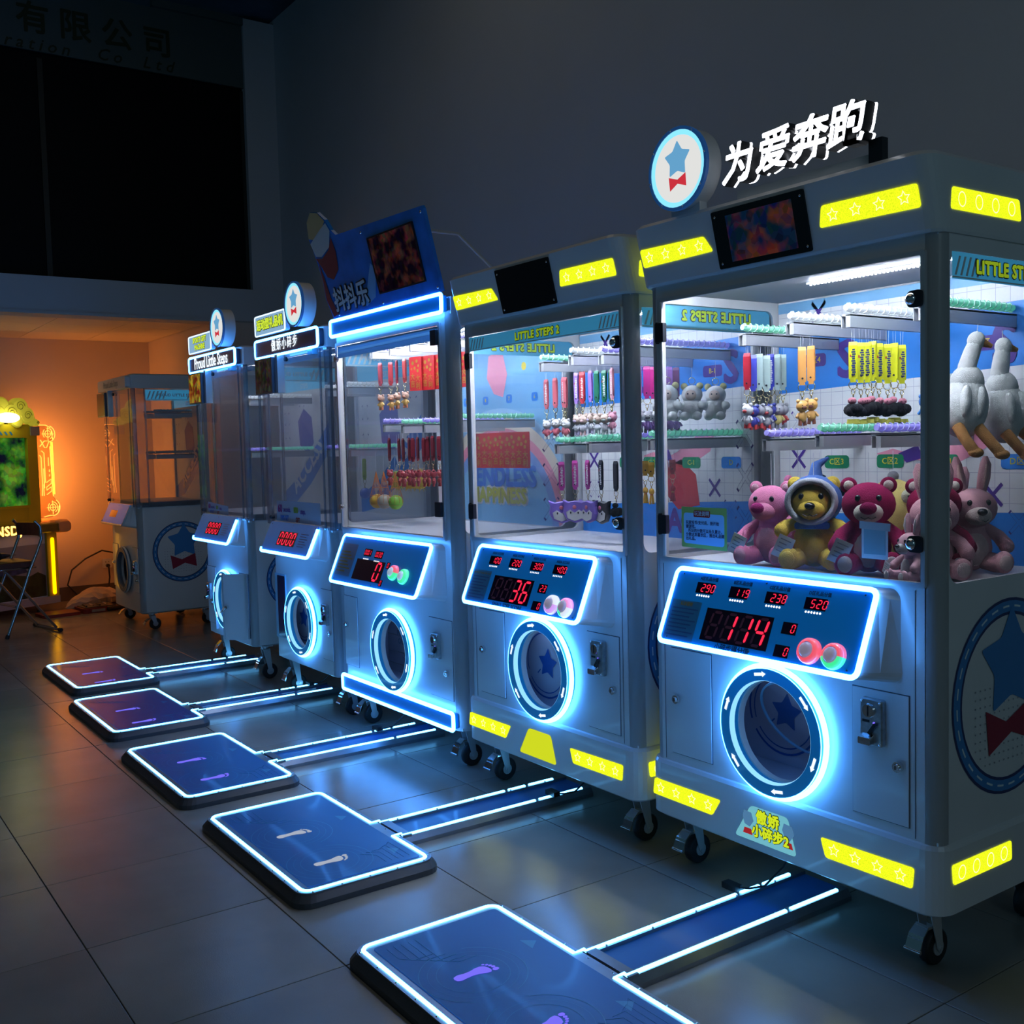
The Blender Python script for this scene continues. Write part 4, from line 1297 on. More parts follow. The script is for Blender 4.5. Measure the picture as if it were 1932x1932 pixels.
# ------------------------------------------------------------------ small machines with acrylic cases
def small_machine(xc, label, cfg):
    t = thing('gift_machine', label, 'arcade machine', (xc, YF, 0))
    hw, dep = .40, .62; zb = cfg['zb']; lit = cfg['lit']
    # lower cabinet with rounded lower edge
    b = B(); x = hw - .04
    b.plate([(-x, zb + .012), (x, zb + .012), (x, .985), (-x, .985)], [circ(0, .465, .1465 * .97, 44)], .012, .03)
    for sx in (-1, 1):
        for (cv, a0) in ((.052, -90 if sx > 0 else 180), (dep - .04, 0 if sx > 0 else 90)):
            a = [(sx * x + .04 * cos(radians(a0 + 15 * k)), cv + .04 * sin(radians(a0 + 15 * k))) for k in range(7)]
            c = [(sx * x + .03 * cos(radians(a0 + 15 * k)), cv + .03 * sin(radians(a0 + 15 * k))) for k in range(7)]
            b.loft([XY(a + c[::-1], zb + .012), XY(a + c[::-1], .985)])
            b.add(XY(a, zb + .012) + XY(a, .985), [(k, k + 1, k + 8, k + 7) for k in range(6)], True)
        b.box(sx * hw - (.01 if sx > 0 else 0), sx * hw + (0 if sx > 0 else .01), .052, dep - .04, zb + .012, .985)
    b.box(-x, x, dep - .012, dep, zb + .012, .985)
    b.loft([XY(rr(-hw + .02, hw - .02, .03, dep - .02, .04, 5), zb), XY(rr(-hw, hw, .012, dep, .04, 5), zb + .014)])
    b.box(-hw + .005, hw - .005, .017, dep - .005, .975, .988)
    b.build('cabinet', white, t)
    ring_port(t, .190, .465, .075, -.150, .32, star_on=cfg['star'], lit=lit)
    # console
    M_ = console(t, .012 + cfg.get('cx', -.03), .635, 1.005, -.012, .845, -.085, cfg['console'], top_neon=False) if lit else console_unlit(t)
    # acrylic case
    e = .012; z0, z1 = .988, 1.925; ax = .415
    b = B()
    b.add([(-ax, 0, z0), (ax, 0, z0), (ax, 0, z1), (-ax, 0, z1)], [(0, 1, 2, 3)])
    for s in (-1, 1):
        b.add([(s * ax, 0, z0), (s * ax, dep, z0), (s * ax, dep, z1), (s * ax, 0, z1)], [(0, 1, 2, 3)])
    cs = b.build('acrylic_case', acryl, t)
    for s in (-1, 1):
        B().box(s * ax - .018, s * ax + .018, .0 + .001, .03, z0, z1).build('corner_strip', acryle, cs)
        B().box(s * ax - .006, s * ax + .006, .10, .112, z0, z1).build('edge_strip', acryle, cs)
        B().box(s * .35 - .004, s * .35 + .004, -.004, .006, z0, z1).build('edge_strip', acryle, cs)
    b = B()
    for s in (-1, 1):
        b.box(s * .40 - .012, s * .40 + .012, dep - .05, dep - .02, z0, z1)
    b.box(-.40, .40, dep - .03, dep - .02, z0, z0 + .04)
    b.box(-.40, .40, .02, dep - .02, z0, z0 + .012)
    b.box(-ax, ax, .05, dep - .01, z0, z0 + .035)
    b.build('frame', mat('frame_white', (.62, .66, .74), .4), t)
    # cap
    b = B(); b.loft([XY(rr(-.41, .41, .0, dep + .01, .02, 3), 1.925), XY(rr(-.41, .41, .0, dep + .01, .02, 3), 2.03), XY(rr(-.395, .395, .02, dep - .01, .02, 3), 2.04)])
    b.build('cap', white, t)
    if lit:
        B().box(-.36, .36, .10, .108, 1.918, 1.924).build('led_strip', emis('case_fill_white', (.80, .84, 1.0), 60), t)  # unseen fill added to brighten the inside of the case
        B().box(-.37, .37, .084, .088, 1.893, 1.9245).build('fill_lip', alu, t)  # lip added to hide the fill strip from the front
        B().box(.372, .374, .084, .125, 1.893, 1.9245).build('fill_lip', alu, t)
    # header board
    q = rpoly([(-.415, 1.930), (.415, 1.930), (.415, 2.022), (-.415, 2.022)], .018)
    b = B(); b.loft([P3(q, -.002), P3(q, -.040)]); hb = b.build('header_board', mat('header_dark', (.03, .045, .08), .3) if lit else white, t)
    if lit:
        pts = [(p[0], -.038, p[1]) for p in rpoly([(-.417, 1.928), (.417, 1.928), (.417, 2.024), (-.417, 2.024)], .02)]
        B().tube(pts, .0075, 8, closed=True).build('neon_border', neon, hb)
        lettering(cfg['name'], cfg['nsize'], front(0, -.0425, 1.977), emis('header_text', (.8, .9, 1), 1.5), hb, bold=.012, spacing=cfg.get('nsp', 1.), sx=cfg.get('nsx', 1.))
        B().box(.27, .33, -.03, .0, 1.895, 1.93).build('header_bracket', mat('bracket_blue', (.2, .45, .6), .4), t)
        # upper sign and round sign
        q = rpoly([(-.40, 2.052), (.02, 2.052), (.02, 2.160), (-.40, 2.160)], .014)
        b = B(); b.loft([P3(q, -.012), P3(q, -.040)]); sg = b.build('upper_sign', mat('sign_box', (.5, .62, .78), .3), t)
        B().tube([(p[0], -.041, p[1]) for p in q], .0042, 6, closed=True).build('sign_border', emis('sign_border', (.55, .75, 1.0), 1.8), sg)
        b = B(front(0, -.0403, 0)); poly(b, [(p[0] * .96 - .008, (p[1] - 2.106) * .9 + 2.106) for p in q], .0); b.build('sign_face', emis('sign_face', (.32, .55, .80), .75), sg)
        lettering(cfg['sign'], cfg['ssize'], front(-.19, -.043, 2.106), emis('sign_lime', (.62, .80, .05), 1.0), sg, bold=.05, outline=mat('dkgreen_line', (.10, .14, .01), .5), sx=cfg.get('ssx', 1.))
        lit_disc(t, .165, 2.168, .118, -.048, .075)
    else:
        lettering('Proud Little Steps', .075, front(0, -.0425, 1.977), greyp, hb, bold=.01, sx=.8)
    # hanging screen and its post
    b = B(); b.loft([P3(rr(-.375, -.135, 1.722, 1.918, .004, 2), -.030), P3(rr(-.375, -.135, 1.722, 1.918, .004, 2), -.062)])
    sc = b.build('screen', mat('screen_casing', (.10, .13, .18), .35), t)
    b = B(); b.box(-.368, -.150, -.0635, -.062, 1.730, 1.910); b.build('display', cfg['scr'], sc)
    B().box(-.130, -.095, -.045, -.004, 1.72, 1.93).build('screen_post', alu, t)
    b = B(); b.cyl((-.055, -.004, 1.90), (-.055, -.018, 1.90), .012, 12); b.build('case_lock', dark, t)
    b = B(); b.cyl((-.325, -.002, 1.03), (-.325, -.020, 1.03), .012, 12); b.sph((-.325, -.02, 1.03), .011, 10, 6); b.build('case_lock', dark, t)
    # casters
    for u in (-.362, .362):
        caster(t, u, .10, zb + .004); caster(t, u, .53, zb + .004, pedal=False)
    # poster, rails
    M = front(0, dep - .035, 0); b = B(M)
    poly(b, [(-.385, 1.02), (.385, 1.02), (.385, 1.90), (-.385, 1.90)], 0); b.mi = 1
    poly(b, [(-.385, 1.80), (.385, 1.80), (.385, 1.90), (-.385, 1.90)], .0004); b.mi = 2
    poly(b, [(-.385, 1.12), (-.15, 1.22), (.385, 1.60), (.385, 1.42), (.05, 1.18), (-.2, 1.05), (-.385, 1.02)], .0004); b.mi = 3
    for px, py in ((-.30, 1.62), (-.30, 1.45), (-.05, 1.66), (.28, 1.72)):
        xmark(b, px, py, .04, .0008, outline=True)
    b.mi = 4; poly(b, [(-.12, 1.60), (-.02, 1.68), (.10, 1.62), (.12, 1.45), (.02, 1.38), (-.10, 1.44)], .0009)
    po = b.build('back_poster', [paper, cyan_band, azure, purplep, mat('violet_blob', (.16, .16, .50), .5)], t)
    lettering('ACCESS', .16, M @ Matrix.Translation((.02, 1.30, .002)) @ Matrix.Rotation(radians(33), 4, 'Z'), paper, po, bold=.03)
    lettering('PROUD LITTLE\nSTEPS', .045, M @ Matrix.Translation((0, 1.85, .002)), band_white, po, bold=.02)
    c4 = ('white', 'white', 'purple', 'green') if lit else ('plain',) * 4
    rail(t, -.12, .25, .56, 1.76, c4[0]); rail(t, .16, .25, .56, 1.76, c4[1]); rail(t, -.12, .25, .56, 1.42, c4[2]); rail(t, .16, .25, .56, 1.42, c4[3])
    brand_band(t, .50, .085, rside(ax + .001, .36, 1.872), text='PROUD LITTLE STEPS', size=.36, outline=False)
    # rule card at the foot of the case
    if lit:
        b = B(front(0, -.003, 0)); poly(b, [(-.27, 1.02), (.10, 1.005), (.10, 1.065), (-.27, 1.085)] if cfg['card'] == 1 else [(-.28, 1.01), (.30, 1.01), (.30, 1.125), (-.28, 1.125)], 0)
        c = b.build('rule_card', mat('card_lilac', (.52, .56, .66), .5), t)
        k = 1.0 if cfg['card'] == 1 else 1.5; yy = 1.055 if cfg['card'] == 1 else 1.08; x0 = -.26
        mk = mat('magenta_print', (.35, .03, .25), .5)
        lettering('60', .040 * k, front(x0, -.0045, yy), mk, c, align='LEFT', bold=.05)
        lettering('seconds,', .026 * k, front(x0 + .05 * k, -.0045, yy - .003), mat('violet_print', (.14, .08, .40), .5), c, align='LEFT', bold=.03, sx=.75)
        lettering('800', .030 * k, front(x0 + .145 * k, -.0045, yy - .004), mat('lime_print', (.35, .50, .02), .5), c, align='LEFT', bold=.04, sx=.85)
        lettering('steps,', .026 * k, front(x0 + .205 * k, -.0045, yy - .008), MATS['violet_print'], c, align='LEFT', bold=.03, sx=.75)
        lettering('100% GET', .026 * k, front(x0 + .02 * k, -.0045, yy - .034 * k), azure, c, align='LEFT', bold=.04, sx=.7)
        lettering('GIFT', .026 * k, front(x0 + .16 * k, -.0045, yy - .038 * k), redp, c, align='LEFT', bold=.02, sx=.7)
    decal_disc(t, rside(hw + .0005, .36 if not lit else .30, .612), .245 if not lit else .19)
    cfg['extra'](t)
    return t


def console_unlit(t):
    def c(o, at, w, H, window, M):
        window(.40, .5, .20, .06); digits('8888', .18, .045, at(.40, .5), o, ghosts=True) if False else None
    o = console(t, .0, .635, 1.005, -.012, .845, -.085, c, top_neon=False)
    for ch in list(o.children):
        if ch.name.startswith('neon'):
            ch.data.materials[0] = alu; ch.name = 'panel_trim'
    return o


def content_small(o, at, w, H, window, M):
    window(.47, .52, .24, .082); digits('0000', .225, .066, at(.47, .52) @ Matrix.Translation((0, 0, .0003)), o)
    b = B(at(.80, .55)); b.mi = 0
    for k in range(6):
        b.add([(-.05, .04 - k * .014, 0), (.05 - (k % 2) * .02, .04 - k * .014, 0), (.05 - (k % 2) * .02, .044 - k * .014, 0), (-.05, .044 - k * .014, 0)], [(0, 1, 2, 3)])
    b.build('instructions', mat('faint_lines', (.02, .09, .28), .4), o)


def extra4(t):
    b = B(); b.box(-.372, -.225, .006, .012, .335, .705); o = b.build('side_frame', mat('frame_blue', (.35, .60, .75), .3), t)
    b = B(); b.box(-.335, -.23, .0045, .007, .345, .695); b.build('dark_window', mat('recess_shade', (.01, .03, .08), .1), o)  # dark sheet painted in for the shade of a recess, not a pane
    hr = hatch(t, .24, .37, .30, .67); coin_slot(hr, .305, .54, .9); lock(hr, .345, .445)


def extra5(t):
    hl = hatch(t, -.375, -.215, .28, .655); coin_slot(hl, -.33, .49, .9); lock(hl, -.27, .42)
    b = B(); b.box(-.208, -.202, -.006, .012, .25, .50); b.build('trim_strip', alu, t)
    # service door on the right standing open
    A = Matrix.Translation((.355, .008, 0)) @ Matrix.Rotation(radians(48), 4, 'Z')
    b = B(A); b.box(-.16, 0, -.012, 0, .255, .66); d = b.build('service_door', white, t)
    b = B(A); b.box(-.160, -.150, -.020, -.012, .26, .655); b.box(-.012, -.002, -.022, -.012, .26, .655); b.build('door_edge', alu, d)
    b = B(A); b.cyl((-.13, -.012, .46), (-.13, -.045, .46), .010, 10); b.cyl((-.13, -.045, .46), (-.16, -.05, .43), .006, 8); b.build('latch', chrome, d)
    B().box(.205, .36, .0105, .0118, .26, .655).build('door_opening', mat('opening_shade', (.01, .02, .05), .5), t)  # dark sheet painted in for the shade inside; no hole is cut


def extra6(t):
    hr = hatch(t, .215, .372, .30, .66); coin_slot(hr, .30, .50, .9); lock(hr, .34, .40)
    hl = hatch(t, -.375, -.215, .30, .66); lock(hl, -.34, .50)


small_machine(-5.36, 'fourth machine in the row, acrylic case under a header with five glowing white characters', dict(
    zb=.21, lit=True, star=True, name='傲娇小碎步', nsize=.068, nsp=1.35, nsx=.9, sign='运动型礼品机', ssize=.062, scr=scr_scene('grey_picture', (.02, .016, .014), (.05, .04, .035), .9), card=2, console=content_small, extra=extra4))
small_machine(-6.52, 'fifth machine in the row, acrylic case under a header reading Proud Little Steps', dict(
    zb=.205, lit=True, star=False, name='Proud Little Steps', nsize=.105, nsx=.80, sign='SPORTS GIFT\nMACHINE', ssize=.046, ssx=.95, scr=scr_scene('yellow_picture', (.16, .03, .01), (.55, .36, .04), .9), card=1, cx=-.04, console=content_small, extra=extra5))
small_machine(-8.90, 'unlit gift machine farthest back, its white side carrying a round blue sticker', dict(
    zb=.13, lit=False, star=False, scr=mat('screen_brown', (.10, .06, .045), .2), card=0, console=None, extra=extra6))

# =================================================================== PRIZES
fur = {}


def plushm(c):
    k = 'plush_%02d%02d%02d' % tuple(int(x * 99) for x in c)
    return mat(k, c, .9, noise=.12, nscale=40, bump=.9, bscale=420, spec=.15)


blk = mat('bead_black', (.01, .01, .012), .15)
string = mat('nylon_string', (.75, .78, .85), .3)
gold = mat('gold_ring', (.80, .66, .35), .22, 1.0)


def ordw(i):
    return ['first', 'second', 'third', 'fourth', 'fifth', 'sixth', 'seventh', 'eighth', 'ninth', 'tenth', 'eleventh', 'twelfth', 'thirteenth', 'fourteenth', 'fifteenth', 'sixteenth'][i]


def charm_mesh(kind, c):
    """little figurines hanging from the key rings, origin at their top loop"""
    key = ('charm', kind, tuple(c))
    if key in fur:
        return fur[key]
    m = [mat('charm_%s_%d' % (kind, hash(tuple(x)) % 9999), x, .35, coat=.3) if kind != 'puff' else plushm(x) for x in c] + [blk]
    b = B()
    if kind == 'bear':
        b.mi = 0; b.sph((0, 0, -.022), (.019, .017, .018), 12, 8); b.sph((-.013, 0, -.007), .0065, 8, 6); b.sph((.013, 0, -.007), .0065, 8, 6)
        b.mi = 1; b.sph((0, 0, -.054), (.014, .011, .018), 12, 8)
        b.tube([(-.010, 0, -.044), (-.020, -.002, -.056)], [.0048, .0042], 6); b.tube([(.010, 0, -.044), (.020, -.002, -.056)], [.0048, .0042], 6)
        b.mi = 2; b.tube([(-.006, 0, -.064), (-.008, -.001, -.080)], [.0062, .0058], 6); b.tube([(.006, 0, -.064), (.008, -.001, -.080)], [.0062, .0058], 6)
        b.sph((0, -.0135, -.027), (.009, .006, .006), 8, 6); b.mi = 3
        b.sph((-.007, -.016, -.020), .0017, 6, 4); b.sph((.007, -.016, -.020), .0017, 6, 4)
    elif kind == 'puff':
        b.mi = 0
        for i in range(7):
            a = i * .9; b.sph((.014 * cos(a), .010 * sin(a), -.034 - .004 * (i % 3)), .0145, 8, 6)
        b.mi = 1; b.sph((0, -.006, -.012), (.013, .011, .010), 10, 6)
        b.mi = 2; b.cyl((0, 0, -.064), (0, 0, -.076), .017, 12, r1=.019)
        b.mi = 3; b.sph((-.005, -.017, -.012), .0016, 6, 4); b.sph((.005, -.017, -.012), .0016, 6, 4)
    elif kind == 'mask':
        q = [(-.052, -.006), (-.058, .018), (-.034, .010), (0, .016), (.034, .010), (.058, .018), (.052, -.006), (.056, -.034), (.040, -.060), (0, -.072), (-.040, -.060), (-.056, -.034)]
        q = [(x, z - .018) for x, z in q]
        b.mi = 0; b.loft([P3(q, .006), P3(q, -.004), P3([(x * .9, (z + .045) * .9 - .045) for x, z in q], -.009)])
        b.mi = 1; b.plate([(p[0], p[1] - .052) for p in [(-.038, .004), (-.02, .014), (0, .002), (.02, .014), (.038, .004), (.032, -.02), (0, -.030), (-.032, -.02)]], [], -.0105, -.009)
        b.mi = 2; b.sph((0, -.010, -.028), (.009, .003, .008), 10, 6)
        b.mi = 3; b.sph((-.017, -.011, -.050), (.0035, .002, .005), 8, 5); b.sph((.017, -.011, -.050), (.0035, .002, .005), 8, 5)
    elif kind == 'tassel':
        b.mi = 0; b.sph((0, 0, -.014), (.011, .008, .013), 10, 6)
        for i in range(8):
            a = i * pi / 4; b.tube([(.004 * cos(a), .004 * sin(a), -.024), (.009 * cos(a), .009 * sin(a), -.060)], .0022, 4)
        b.mi = 1; b.cyl((0, 0, -.022), (0, 0, -.030), .006, 8)
    elif kind == 'ball':
        b.mi = 0; b.sph((0, 0, -.032), .030, 14, 10); b.mi = 1; b.cyl((0, 0, 0), (0, 0, -.004), .006, 8)
    me = b.mesh('charm', m); fur[key] = me
    return me


def strap_mesh(c, L, txt):
    key = ('strap', tuple(c), L, txt)
    if key in fur:
        return fur[key]
    w = .0115; b = B()
    prof = [(-w, 0), (w, 0)]
    # a folded ribbon: two layers with a loop at the top
    pts = [(.0035, -L), (.0045, -L * .4), (.004, -.012), (0, -.001), (-.004, -.012), (-.0045, -L * .4), (-.0035, -L)]
    l0 = [(-w, y, z) for y, z in pts]; l1 = [(w, y, z) for y, z in pts]
    b.loft([l0, l1], cap=False, closed=False)
    b.loft([[(-w, y * .7, z) for y, z in pts], [(w, y * .7, z) for y, z in pts]], cap=False, closed=False)
    b.loft([[(-w * .75, -.004, -L + .004), (w * .75, -.004, -L + .004), (w * .75, .004, -L + .004), (-w * .75, .004, -L + .004)], [(-w * .6, -.003, -L - .010), (w * .6, -.003, -L - .010), (w * .6, .003, -L - .010), (-w * .6, .003, -L - .010)]])
    ms = [mat('strap_%d' % (hash(tuple(c)) % 99999), c, .4)]
    if txt:
        b.mi = 1
        for k in range(3):
            z = -L * (.2 + .24 * k)
            for j in range(4):
                zz = z - j * .0065
                b.add([(-w * (.1 + .2 * (j % 2)), -.0049, zz), (w * (.55 + .2 * (j % 3) / 2), -.0049, zz), (w * (.55 + .2 * (j % 3) / 2), -.0049, zz - .0045), (-w * (.1 + .2 * (j % 2)), -.0049, zz - .0045)], [(0, 1, 2, 3)])
        b.mi = 2; b.add([(-w * .7, -.0049, -L * .35), (-w * .35, -.0049, -L * .35), (-w * .35, -.0049, -L * .42), (-w * .7, -.0049, -L * .42)], [(0, 1, 2, 3)])
        ms += [txt if not isinstance(txt, bool) else navy, redp]
    me = b.mesh('strap', ms); fur[key] = me
    return me


def key_hardware():
    if 'hw' in fur:
        return fur['hw']
    b = B(); b.tube([(.012 * cos(2 * pi * i / 16), 0, -.013 + .012 * sin(2 * pi * i / 16)) for i in range(16)], .0013, 5, closed=True); r = b.mesh('key_ring', gold)
    b = B(); b.tube([(.005 * cos(2 * pi * i / 10), .002 * sin(2 * pi * i / 10), -.032 + .008 * sin(2 * pi * i / 10)) for i in range(10)], .0014, 5, closed=True)
    b.tube([(0, 0, -.040), (0, 0, -.048)], .0022, 6); c = b.mesh('clasp', gold)
    b = B(); b.cyl((0, -.0055, 0), (0, .0055, 0), .003, 8); s = b.mesh('stud', dark)
    fur['hw'] = (r, c, s)
    return fur['hw']


def keychain(x, y, ztop, zrail, c, kind, cc, label, group, L=.105, rz=.5, txt=None, drop=0.):
    x += random.uniform(-.005, .005); ztop -= random.uniform(0, .007)
    t = thing('keychain', label, 'keychain', (x, y, ztop), rz + random.uniform(-.55, .45), group)
    obj('strap', strap_mesh(c, L, txt), t)
    r, cl, s = key_hardware()
    o = obj('key_ring', r, t); o.location = (0, 0, -L - .004)
    o = obj('clasp', cl, t); o.location = (0, 0, -L - .004)
    o = obj('stud', s, t); o.location = (0, 0, -L + .010)
    o = obj('charm', charm_mesh(kind, cc), t); o.location = (0, 0, -L - .050); o.rotation_euler = (0, 0, random.uniform(-.5, .5))
    if kind == 'mask':
        o.rotation_euler = (0, 0, 0)
    H_ = zrail - ztop
    b = B(); b.tube([(-.003, 0, -.004), (-.004, 0, H_)], .0005, 4); b.tube([(.003, 0, -.004), (.004, 0, H_)], .0005, 4); b.build('string', string, t)
    return t


# --- nearest machine, upper rails
RZ1 = .62
mixc = [((.42, .02, .04), 'bear', ((.8, .8, .8), (.75, .75, .78), (.5, .05, .05)), 'dark red'), ((.05, .06, .42), 'bear', ((.05, .06, .35), (.06, .07, .4), (.5, .05, .05)), 'navy blue'),
        ((.42, .56, .54), 'bear', ((.42, .42, .46), (.4, .4, .44), (.5, .05, .05)), 'grey green'), ((.42, .56, .54), 'bear', ((.42, .42, .46), (.4, .4, .44), (.5, .05, .05)), 'grey green'),
        ((.04, .05, .45), 'bear', ((.05, .06, .35), (.06, .07, .4), (.4, .4, .44)), 'printed navy'), ((.42, .56, .54), 'bear', ((.42, .42, .46), (.7, .6, .2), (.4, .4, .44)), 'grey green'),
        ((.42, .56, .54), 'bear', ((.42, .42, .46), (.5, .05, .05), (.4, .4, .44)), 'grey green')]
for i, (c, k, cc, nm) in enumerate(mixc):
    keychain(-2.272, 2.505 + i * .0265, 1.672, 1.692, c, k, cc, '%s strap keychain, %s of seven on the left rail of the nearest machine' % (nm, ordw(i)), 'figure keychains on the left rail', rz=RZ1, txt=paper if 'printed' in nm else None)
for i in range(2):
    keychain(-2.080, 2.525 + i * .045, 1.680, 1.707, (.82, .38, .10), 'bear', ((.85, .45, .12), (.8, .42, .12), (.25, .08, .05)), ('left' if i == 0 else 'right') + ' of the two orange strap keychains with orange bears', 'orange strap keychains', rz=RZ1)
for i in range(8):
    keychain(-1.890, 2.513 + i * .0305 + (.012 if i > 5 else 0), 1.675, 1.707, (.80, .80, .02), 'puff', ((.012, .012, .014), (.75, .28, .35), (.75, .72, .12)), 'yellow strap keychain with black fluffy charm, %s from the left in the row of eight' % ordw(i), 'yellow strap keychains with black fluffy charms', rz=RZ1, txt=navy if i != 6 else None)
for i in range(2):
    keychain(-1.72, 2.60 + i * .022, 1.675, 1.702, (.06, .05, .40), 'bear', ((.05, .2, .6), (.05, .25, .65), (.6, .6, .65)), 'blue strap keychain beside the front corner post of the nearest machine, %s one' % ('outer' if i == 0 else 'inner'), 'blue strap keychains at the corner post', rz=RZ1)
# --- second machine, upper rails
up2 = [(-3.375, (.70, .16, .20), 'coral'), (-3.340, (.70, .16, .20), 'coral'), (-3.300, (.70, .16, .20), 'coral'), (-3.258, (.70, .16, .20), 'coral'),
       (-3.205, (.42, .24, .72), 'lilac'), (-3.175, (.55, .05, .06), 'red'), (-3.150, (.58, .05, .07), 'scarlet'), (-3.118, (.42, .24, .72), 'lilac'), (-3.090, (.42, .24, .72), 'lilac'),
       (-3.060, (.02, .17, .10), 'dark green'), (-3.035, (.02, .17, .10), 'dark green'), (-3.008, (.02, .17, .10), 'dark green'), (-2.975, (.85, .42, .52), 'pale pink')]
for i, (x, c, nm) in enumerate(up2):
    if i < 4:
        cc = ((.75, .75, .75), (.65, .15, .2), (.7, .7, .7))
    elif i < 12:
        cc = ((.75, .55, .45), (.7, .7, .78), tuple(.4 + .5 * q for q in c))
    else:
        cc = ((.8, .35, .45), (.8, .35, .45), (.75, .72, .75))
    keychain(x, 2.55 + (i % 3) * .012, 1.668 + (.012 if 3 < i < 12 else 0) + (.012 if i == 12 else 0), 1.687, c, 'bear', cc, '%s strap keychain in the second machine, %s along its upper row' % (nm, ordw(i)), 'upper row of keychains in the second machine', L=.110, rz=.25, txt=paper if i % 2 == 0 else None)
for i, (c, nm) in enumerate((((.45, .18, .62), 'purple'), ((.72, .03, .32), 'magenta'), ((.72, .03, .32), 'magenta'), ((.20, .05, .16), 'plum'), ((.45, .18, .62), 'purple'), ((.20, .05, .16), 'plum'))):
    keychain(-2.772 + .003 * (i % 2), 2.50 + i * .035, 1.672, 1.687, c, 'bear', ((.75, .72, .78), (.28, .12, .45), (.03, .02, .04)), '%s strap keychain, %s from the glass on the right rail of the second machine' % (nm, ordw(i)), 'keychains on the right rail of the second machine', rz=RZ1)
for i, (x, c, kind, cc, nm) in enumerate(((-3.290, (.62, .08, .42), 'mask', ((.28, .18, .68), (.78, .78, .82), (.75, .2, .3)), 'magenta strap keychain with big purple mask charm'),
                                        (-3.222, (.62, .08, .42), 'mask', ((.28, .18, .68), (.78, .78, .82), (.75, .2, .3)), 'magenta strap keychain with big purple mask charm'),
                                        (-3.156, (.62, .08, .42), 'mask', ((.28, .18, .68), (.78, .78, .82), (.75, .2, .3)), 'magenta strap keychain with big purple mask charm'),
                                        (-3.080, (.03, .03, .06), 'mask', ((.012, .012, .018), (.78, .78, .82), (.75, .2, .3)), 'black strap keychain with black and white mask charm'),
                                        (-3.013, (.03, .03, .04), 'puff', ((.012, .012, .016), (.012, .012, .016), (.012, .012, .016)), 'plain black strap keychain with black fluffy charm'))):
    place = ['leftmost of the purple three', 'middle of the purple three', 'rightmost of the purple three', 'left of the plain black one', 'last in the lower row'][i]
    keychain(x, 2.55 + i * .01, 1.340, 1.363, c, kind, cc, nm + ', ' + place, 'lower row of keychains in the second machine', L=.105, rz=.35, txt=paper if i < 4 else None)
for i in range(5):
    gc = ((.80, .45, .05), (.6, .1, .1)) if i < 3 else ((.40, .03, .04), (.6, .4, .1))
    keychain(-2.86 + .002 * i, 2.60 + i * .032, 1.335, 1.363, gc[0], 'tassel', gc, '%s tassel keychain low in the second machine, %s from the front' % ('golden' if i < 3 else 'dark red', ordw(i)), 'tassel keychains in the second machine', L=.045, rz=RZ1)


def small_plush(x, y, z, zr, label):
    t = thing('hanging_plush', label, 'plush toy', (x, y, z), RZ1, 'small white plushes on the right rail of the second machine')
    w = plushm((.93, .93, .90)); b = B()
    b.sph((0, 0, -.075), (.040, .034, .040), 14, 10); b.sph((-.036, -.015, -.068), (.018, .016, .016), 10, 8); b.sph((.036, -.015, -.068), (.018, .016, .016), 10, 8)
    b.sph((-.022, -.030, -.105), (.018, .022, .016), 10, 8); b.sph((.022, -.030, -.105), (.018, .022, .016), 10, 8); b.build('body', w, t)
    h = B(); h.sph((0, 0, -.028), (.038, .034, .034), 14, 10); hd = h.build('head', w, t)
    h = B(); h.sph((-.028, 0, .002), .013, 8, 6); h.sph((.028, 0, .002), .013, 8, 6); h.build('ears', plushm((.75, .68, .30)), hd)
    h = B(); h.sph((0, -.024, -.030), (.022, .014, .020), 10, 8); h.build('face', plushm((.78, .60, .50)), hd)
    h = B(); h.sph((-.009, -.037, -.026), .003, 6, 4); h.sph((.009, -.037, -.026), .003, 6, 4); h.build('eyes', blk, hd)
    r, c, s = key_hardware(); o = obj('key_ring', r, t); o.location = (0, 0, .034)
    b = B(); b.tube([(0, 0, .03), (0, 0, zr - z)], .0006, 4); b.build('string', string, t)


for i, yy in enumerate((2.60, 2.72, 2.84)):
    small_plush(-2.735 + .0 * i, yy, 1.595, 1.690, 'small white fluffy plush with yellow ears, %s of three behind the left glass' % ['nearest', 'middle', 'rearmost'][i])
# --- middle machine
for i, (x, c) in enumerate(((-4.673, (.30, .05, .07)), (-4.567, (.38, .04, .05)), (-4.505, (.35, .03, .06)), (-4.43, (.38, .05, .05)))):
    keychain(x, 2.50, 1.830, 1.852, c, 'bear', ((.60, .35, .25), (.7, .4, .1), (.6, .2, .1)), 'dark red strap keychain high in the middle machine, %s from the left' % ordw(i), 'upper red keychains in the middle machine', rz=.3)
for i in range(11):
    keychain(-4.612 + i * .047, 2.50 + (i % 3) * .03, 1.456, 1.472, (.34, .03, .05), 'bear', ((.45, .04, .05), (.55, .08, .08), (.42, .04, .05)), 'dark red strap keychain in the lower row of the middle machine, %s from the left' % ordw(i), 'lower row of red keychains in the middle machine', rz=.3)


